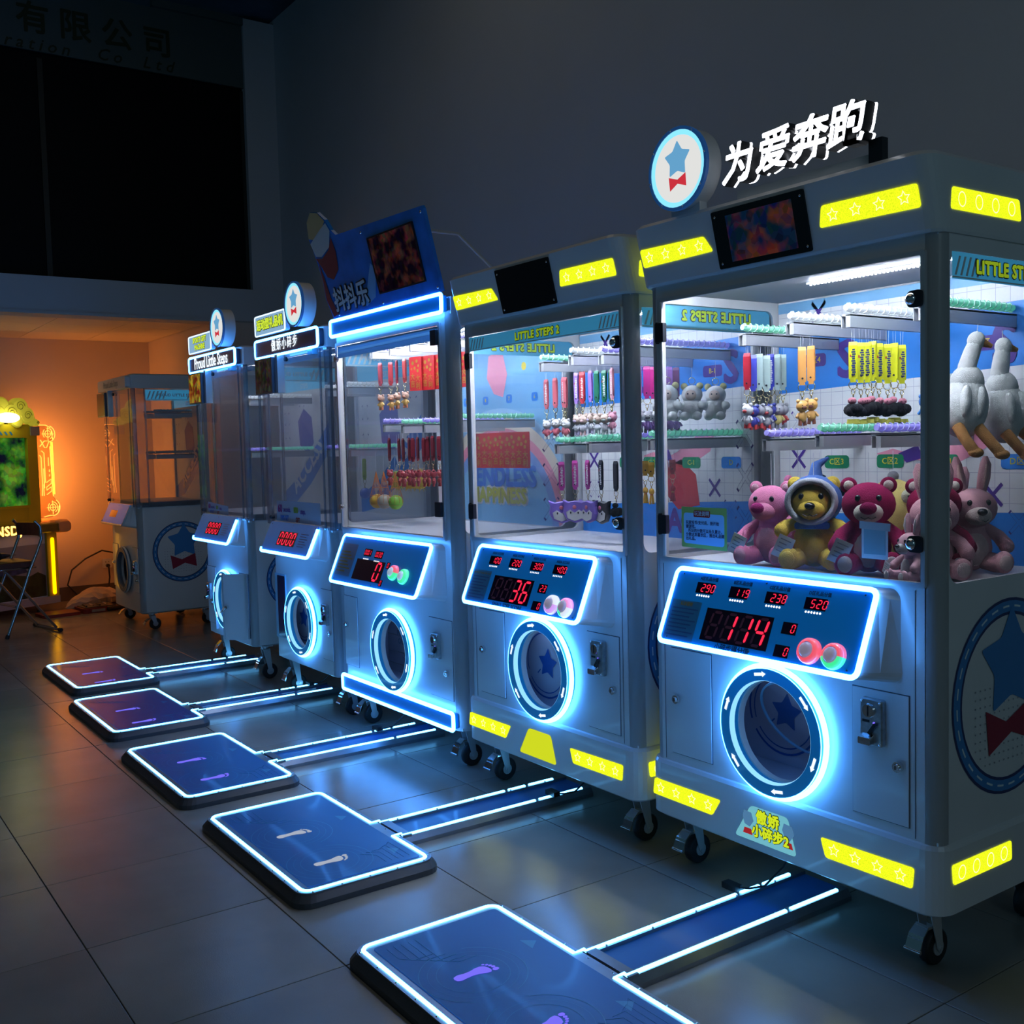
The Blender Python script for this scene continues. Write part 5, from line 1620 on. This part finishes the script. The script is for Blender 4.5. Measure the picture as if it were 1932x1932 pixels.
def envelope(x, y, z, zr, label, group, w=.098, h=.165, rz=.12):
    t = thing('red_envelope', label, 'envelope', (x, y, z), rz, group)
    B().loft([P3(rr(-w / 2, w / 2, -h, 0, .004, 2), .0015), P3(rr(-w / 2, w / 2, -h, 0, .004, 2), -.0015)]).build('packet', mat('envelope_red', (.55, .012, .02), .4, noise=.1, nscale=30), t)
    b = B(front(0, -.0018, 0))
    for k, (a, c, r) in enumerate(((-.02, -.03, .010), (.012, -.022, .009), (-.005, -.055, .009), (.025, -.045, .008), (-.03, -.058, .007), (.018, -.068, .009))):
        poly(b, [(a + r * cos(j * pi / 5), c + r * sin(j * pi / 5)) for j in range(10)], .0003)
    o = b.build('gold_coins', mat('gold_print', (.55, .38, .05), .3, .5), t)
    lettering('大\n吉', .036, front(-.022, -.0024, -.115), MATS['gold_print'], o, bold=.02)
    lettering('大\n利', .036, front(.020, -.0024, -.125), MATS['gold_print'], o, bold=.02)
    b = B(); b.tube([(0, 0, -.002), (0, 0, zr - z)], .0006, 4); b.build('string', string, t)


for i in range(5):
    envelope(-4.50 + i * .085, 2.60 + i * .02, 1.845, 1.852, 'red envelope with gold print at the top of the middle machine, %s from the left' % ordw(i), 'upper row of red envelopes')
for i in range(5):
    envelope(-4.28 + i * .098, 2.80 - .002 * i, 1.462, 1.472, 'red envelope below the lower rail of the middle machine, %s from the left' % ordw(i), 'lower row of red envelopes')
for i, (x, c, nm) in enumerate(((-4.74, (.72, .45, .04), 'yellow'), (-4.66, (.55, .50, .40), 'grey'), (-4.545, (.28, .62, .05), 'green'))):
    t = thing('ball_in_net', '%s ball in a tapering orange net hanging low in the middle machine' % nm, 'toy ball', (x + .04, 2.47, 1.29), 0, 'balls in orange nets')
    B().sph((0, 0, -.150), .036, 16, 10).build('ball', mat('ball_' + nm, c, .4, noise=.1, nscale=60), t)
    b = B()
    for k in range(10):
        a = 2 * pi * k / 10; b.tube([(0, 0, .0), (.012 * cos(a), .012 * sin(a), -.05), (.032 * cos(a), .032 * sin(a), -.12), (.037 * cos(a), .037 * sin(a), -.15), (.02 * cos(a + .2), .02 * sin(a + .2), -.182)], .0009, 4)
    for z, r in ((-.05, .012), (-.08, .020), (-.12, .033), (-.165, .036)):
        b.tube([(r * cos(2 * pi * k / 12), r * sin(2 * pi * k / 12), z) for k in range(12)], .0008, 4, closed=True)
    b.build('net', mat('net_orange', (.75, .22, .04), .5), t); B().tube([(0, 0, 0), (0, 0, .10)], .0006, 4).build('string', string, t)
for i, (dx, c) in enumerate(((0, (.75, .50, .08)), (.07, (.72, .52, .10)), (-.09, (.25, .45, .10)))):
    t = thing('fluffy_ball', '%s fluffy ball behind the orange nets in the middle machine' % ['large golden', 'smaller golden', 'green'][i], 'toy ball', (-4.66 + dx * 1.4, 2.64, 1.24), 0, 'fluffy balls')
    b = B(); b.sph((0, 0, 0), .045, 14, 10)
    random.seed(i)
    for k in range(60):
        d = Vector((random.gauss(0, 1), random.gauss(0, 1), random.gauss(0, 1))).normalized(); b.tube([d * .04, d * .062], [.003, .0008], 4)
    b.build('ball', plushm(c), t); B().tube([(0, 0, .04), (0, 0, .23)], .0006, 4).build('string', string, t)
# one keychain and a blue ball in the fourth machine
keychain(-5.08, 2.60, 1.355, 1.363, (.40, .62, .05), 'ball', ((.04, .12, .65), (.7, .6, .3)), 'lime strap keychain with blue ball behind the acrylic of the fourth machine', 'prizes in the fourth machine', rz=.5)


def plush(name, label, loc, rz, s, col, belly, muzzle, ear='round', nose=None, hood=None, tagc=True, group='plush toys on the floor of the nearest machine', inner=None, armup=0., eyes=True, long=False, tilt=0.):
    """seated soft toy about .25 m tall at s=1, facing -y locally"""
    t = thing(name, label, 'plush toy', loc, rz, group); t.scale = (s, s, s); t.rotation_euler = (tilt, 0, rz)
    m = plushm(col); mb = plushm(belly); mm = plushm(muzzle)
    b = B(); b.sph((0, .005, .068), (.056, .050, .066), 18, 12); b.sph((0, .002, .115), (.040, .036, .035), 14, 8); body = b.build('body', m, t)
    b = B(); b.sph((0, -.018, .066), (.040, .034, .050), 16, 10); b.build('belly', mb, body)
    hd = B(); hd.sph((0, -.005, .178), (.066, .058, .056), 20, 12); head = hd.build('head', m, t)
    b = B()
    b.sph((0, -.050, .160), (.036 if not long else .034, .030 if not long else .052, .027), 16, 10); b.build('muzzle', mm, head)
    b = B(); b.sph((0, -.080 if not long else -.098, .172), (.014 if nose is None else .021, .011, .010 if nose is None else .016), 12, 8); b.build('nose', plushm(nose) if nose else blk, head)
    if eyes:
        for sx in (-1, 1):
            b = B(); b.sph((sx * .025, -.055, .196), (.0075, .005, .0085), 10, 8); b.build('eye', blk, head)
    b = B(); b.tube([(-.018, -.076, .150), (-.008, -.081, .145), (0, -.082, .149), (.008, -.081, .145), (.018, -.076, .150)], .0013, 5); b.build('mouth', blk, head)
    for sx in (-1, 1):
        b = B()
        if ear == 'round':
            b.sph((sx * .048, .002, .226), (.021, .011, .021), 14, 10)
        elif ear == 'long':
            b.tube([(sx * .026, 0, .222), (sx * .034, .002, .262), (sx * .040, .006, .300), (sx * .040, .008, .322)], [.013, .017, .015, .006], 10)
        e = b.build('ear', m, head)
        b = B()
        if ear == 'round':
            b.sph((sx * .048, -.006, .226), (.013, .006, .013), 10, 8)
        else:
            b.tube([(sx * .030, -.010, .235), (sx * .036, -.010, .265), (sx * .039, -.006, .300)], [.006, .009, .005], 8)
        b.build('inner_ear', inner and plushm(inner) or mm, e)
        b = B(); b.tube([(sx * .036, 0, .122), (sx * .066, -.018, .100 + armup * .5), (sx * .078, -.042, .076 + armup)], [.017, .018, .020], 12); b.sph((sx * .078, -.044, .074 + armup), .0205, 12, 8); b.build('arm', m, t)
        b = B(); b.tube([(sx * .030, -.010, .034), (sx * .048, -.050, .028), (sx * .054, -.078, .030)], [.026, .026, .026], 12); b.sph((sx * .055, -.084, .034), (.027, .020, .031), 14, 8); lg = b.build('leg', m, t)
        b = B(); b.sph((sx * .055, -.100, .034), (.018, .006, .021), 12, 8); b.build('foot_pad', mb, lg)
    if hood:
        hm = plushm(hood); b = B(); N = 22; lo = []
        for k, (ry, rz_, yy) in enumerate(((.060, .054, -.052), (.071, .064, -.030), (.075, .069, .0), (.070, .064, .035), (.045, .042, .058), (.01, .01, .066))):
            lo.append([(ry * cos(2 * pi * i / N), yy, .182 + rz_ * sin(2 * pi * i / N)) for i in range(N)])
        b.loft(lo, cap=False, smooth=True); ho = b.build('hood', hm, head)
        B().tube([(.061 * cos(2 * pi * i / N), -.053, .182 + .055 * sin(2 * pi * i / N)) for i in range(N)], .009, 8, closed=True).build('hood_trim', plushm((.62, .66, .74)), ho)
        b = B(); b.tube([(0, .03, .235), (.0, .06, .275), (.03, .075, .295)], [.022, .014, .004], 8); b.build('hood_tip', hm, ho)
        b = B(); b.loft([P3(rr(-.045, .045, .108, .126, .006, 3), -.028), P3(rr(-.045, .045, .108, .126, .006, 3), -.044)]); b.build('collar', hm, t)
    if tagc:
        A = Matrix.Translation((-.062, -.092, .075)) @ Matrix.Rotation(radians(24), 4, 'Y')
        b = B(A); b.box(-.022, .022, -.001, .001, -.042, .018); tg = b.build('paper_tag', paper, t)
        b = B(A)
        for k in range(4):
            b.add([(-.015, -.0016, .006 - k * .011), (.014 - (k % 2) * .008, -.0016, .006 - k * .011), (.014 - (k % 2) * .008, -.0016, .009 - k * .011), (-.015, -.0016, .009 - k * .011)], [(0, 1, 2, 3)])
        b.build('tag_print', greyp, tg)
    return t


def cord(t, x, z0, z1):
    z1 = .340 / t.scale[0]
    b = B(); b.tube([(x, 0, z0), (x * .8, .0, z1)], .0011, 5); b.build('cord', string, t)


Zf = 1.016
PK = (.95, .30, .52)
p = plush('plush_bear', 'bright pink plush bear with long muzzle sitting at the left behind the glass', (-2.185, 2.505, Zf), .30, 1.04, PK, (.80, .42, .55), (.85, .30, .48), long=True, nose=(.55, .05, .25), inner=(.9, .5, .6)); cord(p, .0, .225, .385)
p = plush('plush_bear', 'second pink plush bear half hidden behind the one with the long muzzle', (-2.235, 2.690, Zf + .02), 2.9, 1.0, PK, (.80, .42, .55), (.85, .30, .48), tagc=False, inner=(.9, .5, .6)); cord(p, .0, .225, .385)
p = plush('plush_bear', 'yellow plush bear wearing a blue hood with grey trim and blue collar', (-2.032, 2.515, Zf), .55, 1.10, (.95, .68, .10), (.95, .70, .12), (.95, .68, .10), hood=(.10, .20, .52), armup=.03); cord(p, .0, .24, .36)
p = plush('plush_bear', 'dark maroon plush bear with big cream muzzle, behind the payment card', (-1.838, 2.510, Zf), .62, 1.10, (.30, .015, .08), (.62, .58, .60), (.80, .72, .62), nose=(.24, .01, .07)); cord(p, .0, .225, .36)
p = plush('plush_bear', 'second maroon plush bear with cream muzzle, right of the first maroon one', (-1.700, 2.610, Zf), .62, 1.08, (.32, .015, .07), (.62, .58, .60), (.80, .72, .62), nose=(.24, .01, .07), tagc=False); cord(p, .0, .225, .36)
p = plush('plush_rabbit', 'pale pink and white plush rabbit lying in the lower right corner behind the door', (-1.650, 2.435, Zf), -.35, .56, (.85, .50, .56), (.82, .76, .76), (.84, .78, .78), ear='long', tagc=True, inner=(.84, .78, .78))
t = thing('plush_ball_toy', 'big pale yellow round plush head with grey button behind the maroon bears', 'plush toy', (-1.955, 2.790, Zf), .6, 'plush toys on the floor of the nearest machine')
b = B(); b.sph((0, 0, .13), (.095, .085, .125), 20, 14); b.build('body', plushm((.84, .66, .22)), t)
for sx in (-.03, .045):
    b = B(); b.sph((sx, -.074, .205), (.022, .010, .022), 12, 8); e = b.build('eye_patch', plushm((.82, .76, .56)), t); B().sph((sx, -.084, .205), .004, 8, 6).build('pupil', blk, e)
B().sph((0, 0, .262), .017, 12, 8).build('button', plushm((.35, .35, .38)), t); cord(t, 0, .27, .385)
t = thing('plush_star_toy', 'black soft toy with two blunt lobes sticking up behind the yellow bear', 'plush toy', (-2.125, 2.660, Zf), .55, 'plush toys on the floor of the nearest machine')
b = B(); b.sph((0, 0, .10), (.05, .045, .10), 14, 10); b.tube([(.0, 0, .19), (-.012, 0, .235), (.004, 0, .272)], [.030, .022, .016], 12); b.tube([(.01, 0, .19), (.045, 0, .215), (.072, 0, .222)], [.028, .020, .016], 12); b.build('body', plushm((.015, .018, .035)), t); cord(t, 0, .27, .385)
# rabbits piled against the side glass, geese hanging above them
for i, (x, y, z, r, s, lab) in enumerate(((-1.655, 2.54, Zf, .8, .96, 'pale pink plush rabbit seen through the side glass, next to the corner post'), (-1.665, 2.735, Zf, .9, 1.0, 'pale pink plush rabbit behind the side glass, cut by the right edge'),
                                     (-1.78, 2.82, Zf, .6, .9, 'pink plush rabbit at the very back of the pile by the side glass'))):
    plush('plush_rabbit', lab, (x, y, z), r, s, (.80, .42, .46), (.82, .60, .58), (.84, .66, .60), ear='long', tagc=False, inner=(.84, .55, .50), group='pink rabbits by the side glass')


def goose(x, y, z, rz, lab, tilt):
    t = thing('plush_goose', lab, 'plush toy', (x, y, z), rz, 'white plush geese hanging in the nearest machine'); t.rotation_euler = (0, tilt, rz)
    w = plushm((.90, .92, .88)); f = plushm((.62, .30, .10))
    b = B(); b.sph((0, 0, -.18), (.062, .058, .088), 18, 14); b.sph((0, 0, -.115), (.045, .042, .05), 14, 10); b.build('body', w, t)
    b = B(); b.tube([(0, 0, -.12), (-.004, 0, -.07), (.006, 0, -.03), (.014, 0, .0)], [.030, .024, .022, .018], 12); b.sph((.014, 0, .0), (.024, .022, .026), 12, 8); hd = b.build('head', w, t)
    b = B(); b.tube([(.030, -.004, -.004), (.056, -.006, -.012)], [.012, .006], 8); b.build('beak', f, hd)
    for sx in (-1, 1):
        b = B(); b.sph((sx * .02, -.045, -.17), (.016, .018, .045), 10, 8); b.build('wing', w, t)
        b = B(); b.tube([(sx * .028, -.030, -.235), (sx * .034 + .02, -.055, -.272), (sx * .036 + .045, -.06, -.300)], [.016, .015, .015], 10); b.sph((sx * .036 + .05, -.062, -.304), (.022, .016, .014), 10, 8); b.build('leg', f, t)
    B().tube([(.014, 0, .02), (.014, 0, .045)], .0011, 5).build('cord', string, t)


goose(-1.640, 2.690, 1.655, 1.0, 'white plush goose hanging behind the side glass, nearer the corner post', .10)
goose(-1.632, 2.815, 1.640, 1.3, 'white plush goose hanging at the right edge of the picture', -.08)

# =================================================================== BACK CORNER
olive = mat('olive_yellow_panel', (.50, .40, .02), .4)
dim_green = mat('landscape_print', (.03, .05, .02), .5, noise=.9, nscale=9)


def foliage():
    m = bpy.data.materials.new('game_picture'); m.use_nodes = True; nt = m.node_tree; nt.nodes.clear(); N = nt.nodes.new; L = nt.links.new
    tc = N('ShaderNodeTexCoord'); v = N('ShaderNodeTexVoronoi'); v.inputs['Scale'].default_value = 26; L(tc.outputs['Object'], v.inputs['Vector'])
    n = N('ShaderNodeTexNoise'); n.inputs['Scale'].default_value = 7; n.inputs['Detail'].default_value = 6; L(tc.outputs['Object'], n.inputs['Vector'])
    r = N('ShaderNodeValToRGB'); e_ = r.color_ramp.elements; e_[0].position = .38; e_[0].color = (.004, .006, .012, 1); e_[1].position = .68; e_[1].color = (.10, .24, .02, 1)
    q = e_.new(.5); q.color = (.02, .10, .01, 1)
    L(n.outputs['Fac'], r.inputs['Fac'])
    x = N('ShaderNodeMix'); x.data_type = 'RGBA'; x.blend_type = 'MULTIPLY'; x.inputs['Factor'].default_value = .55; L(r.outputs['Color'], x.inputs['A']); L(v.outputs['Color'], x.inputs['B'])
    e = N('ShaderNodeEmission'); e.inputs[1].default_value = 1.3; L(x.outputs['Result'], e.inputs[0]); o = N('ShaderNodeOutputMaterial'); L(e.outputs[0], o.inputs[0])
    return m


g = thing('shooting_game', 'yellow arcade machine with glowing orange side panels at the left edge', 'arcade machine', (-10.28, 2.095, 0), radians(116))
b = B(); b.box(-.92, 0, .02, .50, .085, .80); b.build('cabinet', whitem, g)
b = B(); b.box(-.93, .01, -.005, .52, .070, .135); b.build('kick_board', mat('kick_lilac', (.45, .42, .48), .5), g)
b = B(); b.box(-.80, -.11, .012, .02, .145, .62); b.build('front_panel', mat('panel_grey', (.34, .33, .36), .5), g)
b = B(front(0, .0115, 0)); poly(b, [(-.80, .145), (-.12, .145), (-.12, .33), (-.2, .37), (-.28, .34), (-.4, .36), (-.55, .40), (-.8, .42)], 0); b.build('landscape_print', dim_green, g)
b = B(front(0, .0108, 0)); poly(b, [(-.8, .42), (-.62, .50), (-.48, .46), (-.36, .47), (-.30, .38), (-.5, .36)], 0); b.build('tree_print', mat('tree_blue', (.05, .07, .18), .6, noise=.8, nscale=14), g)
B().box(-.105, .0, -.008, .02, .135, .80).build('corner_trim', olive, g); B().box(-.92, -.82, -.008, .02, .135, .80).build('corner_trim', olive, g)
b = B(); b.cyl((-.052, -.012, .165), (-.052, -.012, .655), .016, 12); b.sph((-.052, -.012, .165), .016, 10, 6); b.sph((-.052, -.012, .655), .016, 10, 6); b.build('light_tube', emis('amber_tube', (1.0, .40, .0), 3.2), g)
b = B(); b.cyl((-.30, .010, .45), (-.30, .004, .45), .014, 12); b.build('lock', dark, g)
b = B(); b.loft([P3(rr(-.95, .03, .722, .806, .02, 4), .45), P3(rr(-.95, .03, .722, .806, .02, 4), -.06), P3(rr(-.94, .02, .732, .796, .02, 4), -.075)]); b.build('counter', mat('counter_olive', (.16, .14, .03), .35), g)
b = B(); b.loft([P3(rr(-.035, .115, .712, .828, .03, 4), .30), P3(rr(-.035, .115, .712, .828, .03, 4), -.04), P3(rr(-.02, .10, .722, .812, .03, 4), -.085)]); b.build('counter_end', mat('padded_orange', (.75, .42, .22), .6, bump=.4, bscale=30), g)
lettering('NSDJOB', .115, front(-.45, -.080, .764), emis('amber_letters', (1.0, .42, .08), 4.5), g, bold=.03, spacing=1.05)
# screen housing
b = B(); b.plate(rpoly([(-.96, .808), (-.10, .808), (-.10, 1.66), (-.16, 1.70), (-.96, 1.70)], .01), [rr(-.90, -.20, .975, 1.58, .01, 2)], .06, .12); b.box(-.96, -.10, .12, .40, .808, 1.68)
hs = b.build('screen_housing', mat('housing_yellow', (.62, .50, .02), .4), g)
B().box(-.90, -.20, .10, .118, .975, 1.58).build('screen', foliage(), hs)
b = B(front(0, .058, 0)); poly(b, [(-.95, .835), (-.22, .835), (-.22, .955), (-.95, .955)], 0); b.mi = 1
for k in range(3):
    poly(b, [(-.36 - .05 * k, 1.605), (-.34 - .05 * k, 1.605), (-.36 - .05 * k, 1.635), (-.38 - .05 * k, 1.635)], 0)
b.build('housing_print', [olive, azure], hs)
B().box(-.17, -.08, .045, .058, 1.60, 1.68).build('clear_bracket', mat('bracket_grey', (.3, .3, .3), .3), hs)
# glowing acrylic side wing, built of line art
wing = rpoly([(-.09, .85), (.02, .85), (.095, .885), (.11, .955), (.05, 1.04), (.04, 1.50), (.075, 1.56), (.06, 1.66), (.0, 1.70), (-.09, 1.70)], .006)
b = B(); b.plate(wing, [], .070, .076); wg = b.build('side_wing', glass('amber_acrylic', (.95, .80, .62), base=.04, haze=.05), g)


def circpts(cx, cz, r, y, a0=0, a1=360, n=20):
    return [(cx + r * cos(radians(a0 + (a1 - a0) * i / n)), y, cz + r * sin(radians(a0 + (a1 - a0) * i / n))) for i in range(n + 1)]


y = .066; lw = .0042
for cx, cz, nm in ((.02, 1.615, 'target_mark'), (.035, .940, 'target_mark')):
    b = B(); b.tube(circpts(cx, cz, .030, y), lw * .8, 5); b.tube(circpts(cx, cz, .050, y, -60, 100), lw * .8, 5); b.tube(circpts(cx, cz, .050, y, 130, 220), lw * .8, 5)
    b.tube([(cx - .062, y, cz), (cx + .062, y, cz)], lw * .8, 5); b.tube([(cx, y, cz - .062), (cx, y, cz + .062)], lw * .8, 5)
    b.tube(circpts(cx, cz, .075, y, -80, 70) if cz > 1.3 else circpts(cx, cz, .075, y, -90, 60), lw, 5)
    b.build(nm, orange_l2, wg)
for nm, ps in (('edge_line', [(.062, 1.54), (.062, 1.06)]), ('edge_line', [(.048, 1.54), (.048, 1.06)]), ('circuit_line', [(-.055, 1.46), (-.03, 1.44), (-.03, 1.18), (-.05, 1.15), (-.05, 1.05)]), ('circuit_line', [(-.075, 1.42), (-.062, 1.40), (-.062, 1.16), (-.07, 1.05)]),
               ('circuit_line', [(-.042, 1.30), (-.042, 1.12)]), ('zigzag_line', [(-.06, 1.56), (-.02, 1.49), (.0, 1.49), (.03, 1.55), (-.02, 1.55), (-.07, 1.50)]), ('zigzag_line', [(-.02, 1.17), (.03, 1.20), (.03, 1.16), (-.02, 1.13), (-.02, 1.10), (.03, 1.13), (.03, 1.09), (-.02, 1.06)]),
               ('short_line', [(.012, 1.40), (.012, 1.32)]), ('short_line', [(.018, 1.29), (.018, 1.265)]), ('short_line', [(.018, 1.245), (.018, 1.225)]), ('top_line', [(-.09, 1.695), (.0, 1.695), (.05, 1.67)]), ('bottom_line', [(-.06, .858), (.0, .868), (.04, .868)])):
    B().tube([(px, y, pz) for px, pz in ps], lw, 5).build(nm, orange_l2 if nm != 'edge_line' else orange_l, wg)
B().box(-.16, -.12, .402, .412, .95, 1.62).build('rear_fill_strip', emis('amber_fill', (1.0, .28, .035), 30), g)  # unseen strip added to throw an orange glow on the wall behind
B().box(-.0985, -.0950, .20, .38, .95, 1.60).build('side_fill_strip', emis('amber_fill', (1.0, .28, .035), 30), g)  # second added strip, widens the orange glow to the right
# cloud shaped topper
cl = B(); cols_ = []
for (x, z, r) in ((-.20, 1.78, .075), (-.27, 1.85, .085), (-.36, 1.80, .09), (-.45, 1.86, .08), (-.15, 1.73, .045), (-.10, 1.715, .030), (-.30, 1.73, .06), (-.50, 1.78, .1), (-.6, 1.85, .1), (-.7, 1.78, .09)):
    cl.loft([P3(circ(x, z, r, 20), .10), P3(circ(x, z, r, 20), .06 - r * .2), P3(circ(x, z, r * .8, 20), .05 - r * .2)], smooth=True)
tp = cl.build('cloud_topper', mat('cloud_yellow', (.62, .58, .10), .4, emit=(.55, .50, .03), es=.45), g)
b = B()
for (x, z, r) in ((-.20, 1.78, .04), (-.36, 1.80, .05), (-.10, 1.715, .014), (-.27, 1.86, .045)):
    b.tube([(x + r * (1 - k / 26) * cos(k * .5), .03, z + r * (1 - k / 26) * sin(k * .5)) for k in range(20)], .003, 4)
b.build('scroll_lines', mat('scroll_olive', (.35, .30, .04), .5), tp)
b = B(); b.sph((-.42, .0, 1.755), (.11, .05, .045), 14, 10); b.build('topper_lamp', emis('topper_lamp', (1.0, .92, .35), 7), tp)
b = B(); b.loft([[(-1.0, .25, 1.70), (-.18, .25, 1.70), (-.18, .30, 1.70), (-1.0, .30, 1.70)], [(-1.0, .25, 1.96), (-.34, .25, 1.93), (-.34, .30, 1.93), (-1.0, .30, 1.96)]]); b.build('rear_hood', mat('hood_grey', (.07, .07, .075), .5), g)
for u in (-.14, -.8):
    for v in (.1, .42):
        b = B(); b.cyl((u, v, 0), (u, v, .012), .022, 12); b.cyl((u, v, .01), (u, v, .072), .008, 8); b.build('levelling_foot', dark, g)

# folding chair with a cordless drill on its seat
ch = thing('folding_chair', 'folding chair with brown seat and chrome tube frame at the left edge', 'chair', (-9.12, 1.51, 0), radians(14))
brown = mat('seat_brown', (.16, .045, .02), .45, noise=.2, nscale=12)
tub = mat('tube_chrome', (.45, .45, .47), .2, 1.0)
for s in (-1, 1):
    x = s * .20
    b = B(); b.tube([(x, -.14, .012), (x, .00, .36), (x, .06, .52), (x, .125, .66), (x, .165, .76), (x, .155, .86), (x * .96, .12, .90)], .0125, 10); b.build('front_leg', tub, ch)
    b = B(); b.tube([(x * .88, .26, .03), (x * .88, .10, .24), (x * .88, -.10, .50), (x * .88, -.16, .555)], .011, 10); b.build('rear_leg', tub, ch)
    b = B(); b.cyl((x, -.146, 0), (x, -.135, .03), .016, 10); b.build('rubber_foot', rubber, ch)
b = B(); b.tube([(-.22, .27, .014), (.22, .27, .014)], .0125, 10); b.build('floor_bar', tub, ch)
for s in (-1, 1):
    B().cyl((s * .20, .27, .014), (s * .235, .27, .014), .0155, 10).build('rubber_foot', rubber, ch)
B().tube([(-.19, -.06, .24), (.19, -.06, .24)], .009, 8).build('cross_bar', tub, ch)
b = B(); q = rr(-.19, .19, -.26, .125, .06, 6); b.loft([XY(q, .545), XY(q, .578), XY([(x * .95, yy * .95 - .003) for x, yy in q], .588)]); b.build('seat', brown, ch)
b = B(); b.tube([(-.18, -.24, .536), (.18, -.24, .536), (.19, -.22, .536), (.19, .11, .536), (-.19, .11, .536), (-.19, -.22, .536)], .008, 8, closed=True); b.build('seat_ring', tub, ch)
b = B(); lo = []
for k in range(9):
    a = (k / 8 - .5); xx = a * .37; yy = .150 + .045 * (1 - 4 * a * a)
    lo.append([(xx, yy, .775), (xx, yy + .02, .775), (xx, yy + .012, .875), (xx, yy - .006, .875)])
b.loft(lo, smooth=False); b.build('backrest', brown, ch)
dr = thing('cordless_drill', 'dark cordless drill lying on the brown seat of the folding chair', 'drill', (-9.13, 1.41, .588), radians(20))
b = B(); b.cyl((0, -.10, .038), (0, .03, .038), .033, 14, r1=.030); b.sph((0, -.10, .038), (.033, .02, .033), 12, 8); b.build('motor_body', mat('drill_green', (.02, .03, .035), .4), dr)
b = B(); b.cyl((0, .03, .038), (0, .075, .038), .026, 14, r1=.020); b.cyl((0, .075, .038), (0, .11, .038), .019, 12, r1=.010); b.build('chuck', mat('chuck_grey', (.12, .12, .13), .3, .7), dr)
B().cyl((0, .11, .038), (0, .165, .038), .003, 6).build('bit', chrome, dr)
b = B(); b.tube([(-.01, -.06, .034), (-.07, -.075, .030), (-.13, -.085, .028)], [.022, .020, .022], 10); b.build('grip', black, dr)
b = B(); b.box(-.17, -.125, -.12, -.045, .003, .058); b.build('battery', black, dr)

# floor clutter: plastic bag, red tool case, dark roll, cable and wall socket
bagm = mat('plastic_film', (.62, .50, .44), .35, bump=.6, bscale=24)
random.seed(11)
b = B(); lo = []
for k in range(15):
    t_ = k / 14; cx = -.30 + .60 * t_; r = .012 + .10 * sin(pi * min(1, t_ * 1.02)) ** .5 * (.55 + .75 * t_ - .35 * t_ * t_)
    lo.append([(cx + random.uniform(-.012, .012), r * 1.25 * cos(2 * pi * j / 14) * random.uniform(.84, 1.14), max(.002, r * .78 + r * .95 * sin(2 * pi * j / 14) * random.uniform(.82, 1.16))) for j in range(14)])
b.loft(lo, smooth=False)
bag = b.build('plastic_bag', bagm); bag.location = (-10.33, 2.42, 0); bag.rotation_euler = (0, 0, radians(112))
tag(bag, 'crumpled white plastic bag on the floor below the wall socket', 'bag')
tc_ = thing('tool_case', 'open red tool case lying flat on the floor in front of the plastic bag', 'case', (-9.93, 2.20, 0), radians(97))
rd = mat('case_red', (.20, .015, .012), .4)
b = B(); q = rr(-.02, .30, -.13, .13, .03, 4); b.loft([XY(q, 0), XY(q, .045)]); b.build('case_tray', rd, tc_)
b = B(); q = rr(.0, .28, -.11, .11, .02, 4); b.loft([XY(q, .0455), XY(q, .052)]); b.build('tool_insert', black, tc_)
b = B(); q = rr(-.36, -.04, -.13, .13, .03, 4); b.loft([XY(q, 0), XY([(x, yy * .97) for x, yy in q], .028)]); b.build('case_lid', rd, tc_)
for k in range(4):
    B().cyl((.03 + .06 * k, -.06, .057), (.05 + .06 * k, .08, .057), .008, 8).build('hand_tool', chrome if k % 2 else dark, tc_)
B().box(.05, .17, -.134, -.130, .010, .034).build('case_label', mat('label_grey', (.30, .32, .34), .5), tc_)
b = B(); b.cyl((-9.83, 2.42, .024), (-9.90, 2.66, .024), .024, 12, r1=.020); b.sph((-9.83, 2.42, .024), .024, 10, 6)
tag(b.build('fabric_roll', black), 'small dark roll on the floor beside the unlit gift machine', 'roll')
sk = thing('wall_socket', 'white wall socket low on the back wall with a black plug', 'socket', (-10.858, 2.675, .335), radians(90))
b = B(); b.loft([P3(rr(-.045, .045, -.045, .045, .006, 3), .0), P3(rr(-.045, .045, -.045, .045, .006, 3), -.010)]); b.build('plate', whitem, sk)
b = B()
for x in (-.014, .014):
    b.box(x - .003, x + .003, -.0106, -.0098, .008, .020)
b.build('outlets', black, sk)
b = B(); b.cyl((.0, -.010, -.022), (.0, -.045, -.022), .018, 12); b.build('plug', black, sk)
b = B(); b.tube([(-10.80, 2.675, .31), (-10.80, 2.68, .20), (-10.80, 2.66, .06), (-10.7, 2.60, .012), (-10.66, 2.50, .01), (-10.70, 2.36, .05), (-10.78, 2.28, .16), (-10.81, 2.33, .30), (-10.81, 2.46, .40), (-10.81, 2.62, .47), (-10.80, 2.80, .42), (-10.78, 2.92, .28), (-10.76, 2.95, .10), (-10.6, 2.9, .01), (-10.3, 2.86, .008)], .008, 8)
tag(b.build('power_cable', black), 'black power cable looping against the back wall from the socket', 'cable')
# small cables where the lit tracks go under the machines
for i, (x, yy, nm) in enumerate(((-2.19, 2.32, 'nearest'), (-3.22, 2.42, 'second'), (-4.52, 2.34, 'middle'), (-5.66, 2.5, 'fourth'))):
    t = thing('connector_cable', 'black connector and cable on the lit track under the %s machine' % nm, 'cable', (x, yy, .036), 0, 'connectors under the machines')
    b = B(); b.box(-.028, .028, -.018, .012, .002, .020); b.build('connector', black, t)
    b = B(); b.tube([(.02, .0, .012), (.06, .01, .02), (.10, .03, .035), (.13, .08, .09), (.135, .10, .122)], .0035, 6); b.build('cable', black, t)
